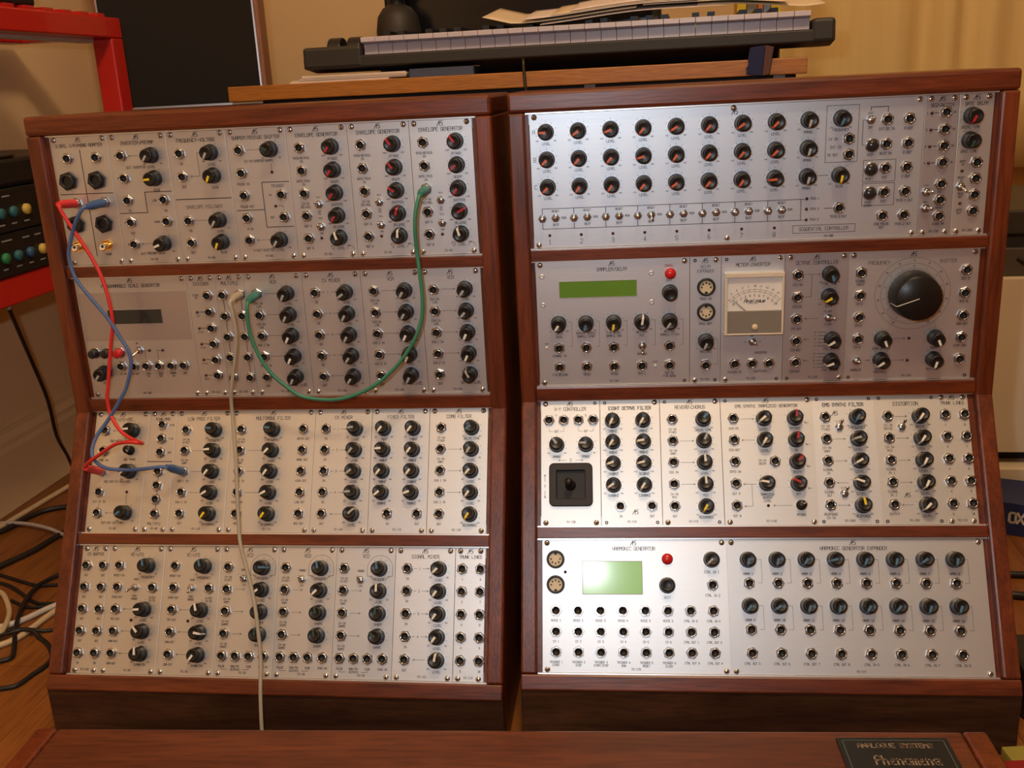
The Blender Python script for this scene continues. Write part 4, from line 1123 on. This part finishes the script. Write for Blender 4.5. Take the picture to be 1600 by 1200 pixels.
kb = thing('midi_keyboard', 'black music keyboard with white keys on the desk', 'keyboard', desk_pos(0, 0, 0), (0, 0, DY))
KZ = 661.5
b = MB()
b.prism([(-12, KZ + 4), (-12, KZ + 21), (-2, KZ + 22), (190, KZ + 24), (190, KZ), (40, KZ - 2)], -99, 717, 'keyboard_black', 'x')
b.obj('case', kb, bevel=2)
for x0_, x1_ in ((-99, -1.5), (684, 717)):
    MB().box(x0_, x1_, -13.5, 190, KZ + 3, KZ + 36.5, 'keyboard_black').obj('end_block', kb, bevel=5)
MB().prism([(-4, KZ + 4), (40, DZ + 1), (186, DZ + 1), (186, KZ + 4)], 182, 640, 'plastic_black', 'x').obj('underside', kb, bevel=1)
MB().box(-1.5, 684, 158, 190, KZ + 20, KZ + 40, 'keyboard_black').obj('rear_panel', kb, bevel=2)
KW = 681.5 / 29
wk = MB()
wk.prism([(0, KZ + 21.6), (0, KZ + 37), (-14, KZ + 39), (-16, KZ + 40.5), (-16, KZ + 46.5), (-14, KZ + 47.6), (156, KZ + 47.6), (156, KZ + 21.6)], 0.45, KW - 0.45, 'key_white', 'x')
wkm = wk.mesh('white_key')
bk = MB(); bk.box(-5.5, 5.5, 52, 156, KZ + 46, KZ + 57.5, 'plastic_black')
bkm = bk.mesh('black_key')
for i in range(29):
    put('white_key', wkm, kb, (i * KW, 0, 0))
    if i % 7 in (0, 1, 3, 4, 5) and i < 28:
        put('black_key', bkm, kb, ((i + 1) * KW, 0, 0))
for xx in (-54, -21):
    b = MB()
    n_ = 24
    b.prism([(30 + 24 * math.cos(R(360 * i / n_)), KZ + 30 + 21 * math.sin(R(360 * i / n_))) for i in range(n_)], xx - 11, xx + 11, 'plastic_black', 'x')
    b.obj('control_wheel', kb, bevel=2)
def slab(name, label, cat, x0, x1, y0, y1, z0, z1, m, rz=0.0, bevel=0.6, group=None):
    """a slab lying in desk coordinates, its origin under its middle"""
    cx2, cy2 = (x0 + x1) / 2, (y0 + y1) / 2
    b = MB(); b.box(x0 - cx2, x1 - cx2, y0 - cy2, y1 - cy2, 0, z1 - z0, m)
    o = b.obj(name, None, desk_pos(cx2, cy2, z0), bevel=bevel)
    o.rotation_euler = (0, 0, DY + rz)
    return tag(o, label, cat, group)
# papers under the keyboard: a stack of leaves and a dark blue book
pf = thing('paper_pile', 'pile of cream papers under the left end of the keyboard', 'papers', desk_pos(-60, 60, DZ), (0, 0, DY))
for i, (x0_, x1_, y0_) in enumerate(((-68, 98, -66), (-66, 126, -63), (-52, 127, -65), (-47, 129, -66), (-48, 126, -62))):
    MB().box(x0_, x1_, y0_, 60, i * 2.2, i * 2.2 + 1.9, 'paper_cream' if i % 2 else 'paper').obj('sheet_bundle', pf)
slab('book', 'dark blue book under the middle of the keyboard', 'book', 72, 176, -4, 150, DZ, DZ + 13, 'book_blue')

# loose papers lying across the keys
def sheet(label, x0, x1, y0, y1, zfun, m, rz=0.0):
    b = MB()
    nx, ny = 16, 5
    vs2, fs2 = [], []
    for i in range(nx + 1):
        for k in range(ny + 1):
            u, v = i / nx, k / ny
            vs2.append((x0 + (x1 - x0) * u - (x0 + x1) / 2, y0 + (y1 - y0) * v - (y0 + y1) / 2, zfun(u, v) + 22 * v))
    for i in range(nx):
        for k in range(ny):
            a = i * (ny + 1) + k
            fs2.append((a, a + ny + 1, a + ny + 2, a + 1))
    b.add(vs2, fs2, m, True)
    o = b.obj('paper_sheet', None, desk_pos((x0 + x1) / 2, (y0 + y1) / 2, KZ + 48.2))
    o.rotation_euler = (0, 0, DY + rz)
    s_ = o.modifiers.new('thickness', 'SOLIDIFY'); s_.thickness = 0.0006; s_.offset = 1
    return tag(o, label, 'paper', 'loose papers on the keys')
def pile(i, x0, x1, extra=lambda u: 0.0):
    """sheets share one sagging profile, each a little above the one below"""
    def f(u, v):
        xx = x0 + (x1 - x0) * u
        k = max(0.0, min(1.0, (xx - 250) / 210)) - 0.75 * max(0.0, min(1.0, (xx - 540) / 140))
        return 0.4 + 13 * k * k * (3 - 2 * k) + 2.4 * i + extra(u)
    return f
PS = (('lower pinkish paper resting flat on the middle keys', 285, 560, -15, 'paper', None),
      ('rightmost paper with its corner lifted at the keyboard end', 520, 702, -8, 'paper_cream', lambda u: 14 * max(0, u - 0.82)),
      ('cream paper with a curled-up left corner lying on the keys', 196, 430, -14, 'paper_cream', lambda u: 60 * max(0, 0.2 - u)),
      ('flat paper sticking out near the right keys with a lit edge', 440, 650, -14, 'paper_cream', None),
      ('pinkish paper sloping up over the middle keys, above the cream one', 256, 520, -16, 'paper', None),
      ('cream sheet jutting out of the middle of the paper pile', 300, 600, -10, 'paper_cream', None),
      ('top sheet of the paper pile, in front of the monitor corner', 330, 560, -6, 'paper', None))
for i, (lb, x0_, x1_, y0_, mt_, ex_) in enumerate(PS):
    sheet(lb, x0_, x1_, y0_, 146, pile(i, x0_, x1_, ex_ or (lambda u: 0.0)), mt_)

# monitor with its dark screen
mo = thing('computer_monitor', 'black computer monitor standing behind the music keyboard', 'monitor', desk_pos(205, 300, DZ), (0, 0, DY))
b = MB(); b.box(-252, 252, -14, 26, 48, 400, 'plastic_black'); b.obj('housing', mo, bevel=5)
b = MB(); b.box(-236, 236, -15.5, -13, 62, 384, 'screen_black'); b.obj('screen', mo)
b = MB(); b.box(-40, 40, 0, 26, 4, 60, 'plastic_black'); b.obj('neck', mo, bevel=4)
b = MB(); b.box(-110, 110, -60, 90, 0, 8, 'plastic_black'); b.obj('base', mo, bevel=3)
# round-shouldered black desk speaker left of the monitor
sp = thing('desk_speaker', 'small round-shouldered black speaker between keyboard wheels and monitor', 'speaker', desk_pos(-8, 236, DZ), (0, 0, DY))
b = MB()
b.lathe([(30, 0), (38, 6), (40, 40), (40, 84), (36, 108), (26, 122), (13, 128)], 28, 'keyboard_black')
b.obj('body', sp)
b = MB(); b.lathe([(13, 126), (12, 136), (22, 146), (26, 160), (22, 176), (8, 184), (0.01, 184)], 24, 'plastic_black'); b.obj('head', sp)
# books standing at the back of the desk
for i, (x0_, x1_, mt_, lb) in enumerate(((585, 600, 'book_yellow', 'yellow book spine standing left of the orange one'), (601, 618, 'meter_grey', 'grey book standing between the yellow and orange ones'), (619, 627, 'book_orange', 'thin orange book beside the sky blue one'), (628, 639, 'book_skyblue', 'sky blue book standing among yellow ones'), (640, 656, 'book_yellow', 'yellow book at the right end of the row'))):
    slab('book', lb, 'book', x0_, x1_, 210, 360, DZ, DZ + 210, mt_, group='books standing on the desk')
# navy cloth tag hanging over the desk edge
cl = thing('cloth_bag', 'small navy cloth pouch with a brown strap hanging over the desk edge', 'pouch', desk_pos(610, -17, DZ - 24), (0, 0, DY))
b = MB()
b.prism([(-19, 4), (-17, 8), (-20, 11), (-15, 18), (-17, 24), (-14, 41), (8, 43), (4, 0), (-6, 1)], -7, 0, 'cloth_navy', 'y'); b.obj('cloth', cl, bevel=1)
b = MB(); b.prism([(4, 0), (14, 2), (20, 40), (8, 43)], -9, 0, 'strap_brown', 'y'); b.obj('strap', cl, bevel=1)
# cord bending over the desk edge down behind the right cabinet
b = MB(); P0 = desk_pos(258, -20, 0)
b.tube([(-2, 60, 662), (-1, 30, 664), (0, 6, 662), (0, 0, 652), (1, -2, 630), (3, 0, 600), (4, 6, 540), (4, 20, 300), (4, 40, 4)], 2.4, 'brass_cord', 10)
o = b.obj('cord', None, P0); tag(o, 'thin dark cord hanging over the desk edge between the two cabinets', 'cord')

# ------------------------------------------------------------------ loudspeaker on a stand, left of the desk
ls = thing('loudspeaker', 'large black-fronted loudspeaker with wooden edges beside the red rack', 'speaker', (-692, 1850, 0), (0, 0, R(8)))
LZ = 616
MB().box(0, 281, 4, 150, LZ, LZ + 520, 'speaker_wood').obj('box', ls, bevel=1)
MB().box(11, 270, -6, 4, LZ + 4, LZ + 512, 'grille_cloth').obj('grille', ls, bevel=2)
for x0_, x1_, z0_, z1_ in ((8, 11, LZ, LZ + 516), (270, 273, LZ, LZ + 516), (11, 270, LZ, LZ + 4)):
    MB().box(x0_, x1_, -4, 4, z0_, z1_, 'silver_trim').obj('trim_strip', ls)
sd = thing('speaker_stand', 'dark floor stand under the large loudspeaker', 'stand', (-692, 1850, 0), (0, 0, R(8)))
MB().box(20, 260, 6, 145, LZ - 14, LZ, 'under_black').obj('top_plate', sd)
MB().box(110, 176, 40, 110, 14, LZ - 14, 'under_black').obj('column', sd)
MB().box(20, 260, 6, 145, 0, 14, 'under_black').obj('base_plate', sd)

# ------------------------------------------------------------------ red steel rack along the left wall (room coordinates)
rk = thing('red_rack', 'bright red steel rack along the left wall holding black rack units', 'rack', (0, 0, 0), (0, 0, -PH))
RX0, RX1, RY0, RY1 = -1040.0, -850.0, 960.0, 1588.0
def bar(name, x0, x1, y0, y1, z0, z1, mt_='red_steel', bev=2.5, par=None):
    return MB().box(x0, x1, y0, y1, z0, z1, mt_).obj(name, par or rk, bevel=bev)
for xa in (RX0, RX1 - 34):
    for ya in (RY0, RY1 - 34):
        if xa > RX0:
            bar('post', xa, xa + 34, ya, ya + 34, 0, 727)
    bar('top_bar', xa, xa + 34, RY0, RY1, 727, 758)
    bar('lower_bar', xa, xa + 34, RY0 + 34, RY1 - 34, 379, 416) if xa > RX0 else None
for z0_, z1_ in ((727, 758), (379, 416)):
    bar('end_bar', RX0 + 34, RX1 - 34, RY0, RY0 + 34, z0_, z1_)
    bar('end_bar', RX0 + 34, RX1 - 34, RY1 - 34, RY1, z0_, z1_)
for k in range(13):
    y0_ = RY0 + 14 + k * 46
    bar('slat', RX1 - 64, RX1 - 4, y0_, y0_ + 24, 758, 763, bev=0.8)
bar('shelf_strip', RX1 - 46, RX1 - 30, RY0 + 36, RY1 - 36, 721, 726.5, 'shelf_strip', 0.5)
def rack_unit(label, z0, z1, knobs, lines):
    t = thing('rack_unit', label, 'rack unit', room(-850, 1240, z0), (0, 0, -PH), 'black rack units in the red rack')
    h = z1 - z0
    bar('case', -170, 0, -230, 240, 0.4, h, 'rack_black', 1.5, t)
    bar('front_panel', 0, 2.5, -236, 246, 0.8, h - 1, 'rack_black', 0.5, t)
    for yk, zk, c in knobs:
        b = MB(); b.lathe([(7.2, 0), (7.2, 3), (6.6, 5), (0.01, 5)], 20, 'rack_knob_' + c)
        o = b.obj('knob', t, (2.5, yk - 1240, zk - z0)); o.rotation_euler = (0, math.pi / 2, 0)
    b = MB()
    for y0_, y1_, z_ in lines:
        b.box(2.5, 2.8, y0_ - 1240, y1_ - 1240, z_ - z0 - 0.9, z_ - z0 + 0.9, 'rack_print')
    if lines:
        b.obj('panel_print', t)
    return t
rack_unit('black rack unit on the red bar with green, blue and yellow knobs', 417, 473, [(1164, 442, 'green'), (1191, 442, 'green'), (1218, 442, 'teal'), (1245, 442, 'blue'), (1273, 442, 'yellow')], [(1190, 1212, 464), (1235, 1250, 463), (1262, 1276, 463), (1184, 1194, 428), (1212, 1224, 428), (1240, 1250, 428), (1266, 1278, 428)])
rack_unit('middle black rack unit with a teal and a yellow knob', 474, 529, [(1198, 499, 'teal'), (1225, 499, 'teal'), (1253, 499, 'yellow')], [(1208, 1224, 520), (1192, 1204, 484), (1219, 1230, 484), (1246, 1258, 484)])
t = thing('black_box_unit', 'plain black unit lying on top of the two knobbed rack units', 'rack unit', room(-850, 1240, 529.5), (0, 0, -PH))
bar('case', -170, -2, -232, 236, 0.3, 38, 'rack_black', 6, t); bar('lid_edge', -168, -4, -228, 20, 38, 41, 'rack_black', 0.8, t)
t = thing('black_case', 'black case on top of the red rack slats', 'case', room(-888, 1190, 763), (0, 0, -PH))
bar('body', -28, 28, -160, 190, 0.3, 70, 'rack_black', 4, t); bar('handle', -6, 6, -20, 60, 70, 84, 'plastic_black', 2, t)

# ------------------------------------------------------------------ cords on the floor to the left
def cord(label, pts, r, m):
    o0 = pts[0]
    b = MB()
    b.tube([(p[0] - o0[0], p[1] - o0[1], (p[2] if len(p) > 2 else r) - (o0[2] if len(o0) > 2 else r)) for p in pts], r, m, 8)
    o = b.obj('cord', None, (o0[0], o0[1], o0[2] if len(o0) > 2 else r))
    return tag(o, label, 'cord', 'cords left of the cabinets')
cord('cream cord lying straight beside the skirting', [(-755, 1660), (-770, 1601), (-788, 1532), (-803, 1474), (-818, 1420)], 4.2, 'cord_cream')
cord('thick black cord curving just below the cream one', [(-700, 1519), (-737, 1515), (-765, 1504), (-781, 1481), (-791, 1448), (-812, 1409)], 4.2, 'cord_black')
cord('translucent pale cord arching over the black ones', [(-843, 1461), (-816, 1458, 6), (-770, 1446, 8), (-726, 1424, 8), (-696, 1404, 6), (-660, 1375)], 3.0, 'cord_clear')
cord('thick straight black cord below the translucent one', [(-680, 1440), (-701, 1401), (-718, 1350), (-744, 1306), (-760, 1276)], 4.4, 'cord_black')
cord('thin black cord, uppermost of the tangle', [(-770, 1303), (-732, 1282), (-696, 1261), (-666, 1245), (-648, 1243), (-600, 1246)], 2.4, 'cord_black')
cord('thin black cord, crossing under the S-shaped one', [(-744, 1268), (-709, 1251), (-683, 1230), (-650, 1199), (-629, 1190), (-590, 1194)], 2.4, 'cord_black')
cord('black S-shaped cord crossing the white ones', [(-610, 1300), (-642, 1276), (-655, 1258), (-659, 1235, 6), (-656, 1201, 8), (-648, 1162, 9), (-635, 1121, 9), (-620, 1082, 5), (-613, 1060), (-623, 1052), (-640, 1050)], 3.0, 'cord_black')
cord('short thin black cord dipping beside the S-shaped one', [(-681, 1205), (-659, 1189), (-648, 1183), (-631, 1183), (-590, 1190)], 2.2, 'cord_black')
cord('cream cord bowed in a half loop at the picture edge', [(-735, 1240), (-706, 1227), (-687, 1204), (-668, 1172), (-654, 1138, 8), (-649, 1110, 8), (-656, 1092)], 3.6, 'cord_cream')
cord('white cord running straight under the black tangle', [(-585, 1205), (-607, 1186), (-621, 1171), (-637, 1149), (-651, 1137), (-674, 1125)], 4.0, 'cord_white')
cord('cream cord below the white one', [(-590, 1200), (-602, 1174), (-611, 1150), (-619, 1119), (-626, 1101), (-640, 1087), (-658, 1082)], 4.0, 'cord_cream')
cord('thin black cord, lowest straight one of the tangle', [(-560, 1128), (-581, 1123), (-599, 1119), (-620, 1114, 9), (-637, 1106, 9), (-668, 1104)], 2.4, 'cord_black')
cord('black cord swinging wide across the open floor', [(-640, 1112, 10), (-611, 1111, 9), (-598, 1102), (-584, 1089), (-571, 1071), (-562, 1052), (-563, 1035), (-570, 1019), (-579, 998), (-595, 993), (-612, 990)], 2.8, 'cord_black')
cord('black cord hanging from the red rack in front of the wall', [(-656, 1300, 378), (-677, 1357, 332), (-698, 1419, 274), (-718, 1486, 195), (-740, 1538, 120), (-760, 1604, 61), (-781, 1662, 12)], 2.8, 'cord_black')

# ------------------------------------------------------------------ wooden keyboard case in the foreground
KY = math.atan2(675 - 744, 361 + 422)
fk = thing('keyboard_case', 'reddish wooden keyboard case in front of both cabinets', 'keyboard', (-422, 744, 0), (0, 0, KY))
WK = 786.0
MB().box(19, WK - 19, -300, 0, 100, 120, 'walnut_lid').obj('lid', fk, bevel=2.5)
MB().box(19, WK - 19, -16, -1, 6, 100, 'walnut_lid').obj('rear_panel', fk, bevel=1)
MB().box(19, WK - 19, -330, -16, 6, 20, 'walnut_lid').obj('bottom_panel', fk)
MB().box(19, WK - 19, -330, -314, 20, 70, 'walnut_lid').obj('front_panel', fk)
for x0_ in (0, WK - 18.4):
    MB().box(x0_, x0_ + 18.4, -340, 0, 0, 120.6, 'walnut_upright').obj('end_cheek', fk, bevel=2.5)
bd = MB().box(667, 752, -96, -11, 120, 122.4, 'badge_black').obj('badge', fk, bevel=0.8)
bd['label'] = 'black name plate with pale lettering'
b = MB()
stroke(b, [(671, -15), (748, -15), (748, -92), (671, -92), (671, -15)], 0.5, 'badge_line', 122.5)
text(b, 'ANALOGUE SYSTEMS', 709.5, -21.5, 5.0, 0.85, 'badge_print', 122.5, maxw=66)
text(b, 'Phenomena', 714, -39, 10, 1.3, 'badge_print', 122.5, ww=0.66, adv=4.9)
b.obj('badge_print', bd)

# ------------------------------------------------------------------ things to the right of the right cabinet
cc = thing('cream_cupboard', 'cream box with a dark recess near its foot, beyond the right cabinet', 'cupboard', (640, 1372, 0), (0, 0, -PH))
MB().box(0, 420, 0, 380, 78, 337, 'cream_case').obj('body', cc, bevel=2)
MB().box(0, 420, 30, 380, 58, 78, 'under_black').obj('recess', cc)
MB().box(-6, 426, -12, 380, 0, 58, 'cream_case').obj('foot', cc, bevel=2)
dv = thing('dark_device', 'dark two-tier device on top of the cream box', 'device', (650, 1380, 337), (0, 0, -PH))
MB().box(0, 380, 0, 300, 0.3, 40, 'device_brown').obj('lower_case', dv, bevel=2)
MB().box(4, 376, 4, 300, 40, 58, 'under_black').obj('middle_band', dv)
MB().box(0, 380, 0, 300, 58, 92, 'device_dark').obj('upper_case', dv, bevel=3)
MB().tube([(60, -1, 26), (75, -3, 18), (95, -3, 18), (110, -1, 28)], 2.2, 'under_black', 8).obj('handle', dv)
ca = thing('blue_carton', 'dark blue carton with white lettering lying on the floor by the cream box', 'carton', (652, 1262, 0), (0, 0, -R(28)))
MB().box(0, 230, 0, 90, 0.3, 48, 'carton_blue').obj('box', ca, bevel=0.6)
b = MB()
b2 = MB()
text(b2, 'OXY', 22, 27, 14, 3.0, 'carton_white', 0, align='l')
vv = [(x_ * 1000, -0.3, y_ * 1000) for x_, y_, z_ in b2.v]
b.add(vv, b2.f, 'carton_white')
b.obj('lettering', ca)
cord('black cord on the floor right of the right cabinet', [(560, 1240), (600, 1150), (628, 1132), (680, 1130), (760, 1135)], 4.5, 'cord_black')
cord('second black cord on the floor at the right picture edge', [(560, 1110), (590, 1085), (625, 1078), (700, 1085)], 5.0, 'cord_black')
bx = thing('power_supply', 'black power supply block on the floor right of the right cabinet', 'power supply', (488, 846, 0), (0, 0, -0.1))
MB().box(0, 120, 0, 80, 0.3, 52, 'plastic_black').obj('body', bx, bevel=5)
MB().tube([(118, 40, 20), (140, 44, 12), (170, 60, 4), (220, 70, 4)], 3, 'cord_black', 8).obj('lead', bx)
pk = thing('small_packet', 'red and yellow packet on the floor beside the wooden keyboard case', 'packet', (424, 716, 0), (0, 0, 0.0))
MB().box(0, 90, 0, 44, 0.3, 24, 'packet_red').obj('box', pk, bevel=0.8)
MB().box(10, 90, 44.2, 66, 0.3, 22, 'packet_yellow').obj('flap', pk, bevel=0.8)

# ceiling lamp: the bulb and shade of the warm light
la = thing('ceiling_lamp', 'plain ceiling lamp behind the photographer', 'lamp', (120, 80, ZC), (0, 0, 0))
b = MB(); b.lathe([(45, -20), (45, 0)], 24, 'white_plastic'); b.obj('ceiling_rose', la)
b = MB(); b.tube([(0, 0, -20), (0, 0, -60), (0, 0, -120)], 3, 'white_plastic', 8, sub=1); b.obj('flex', la)
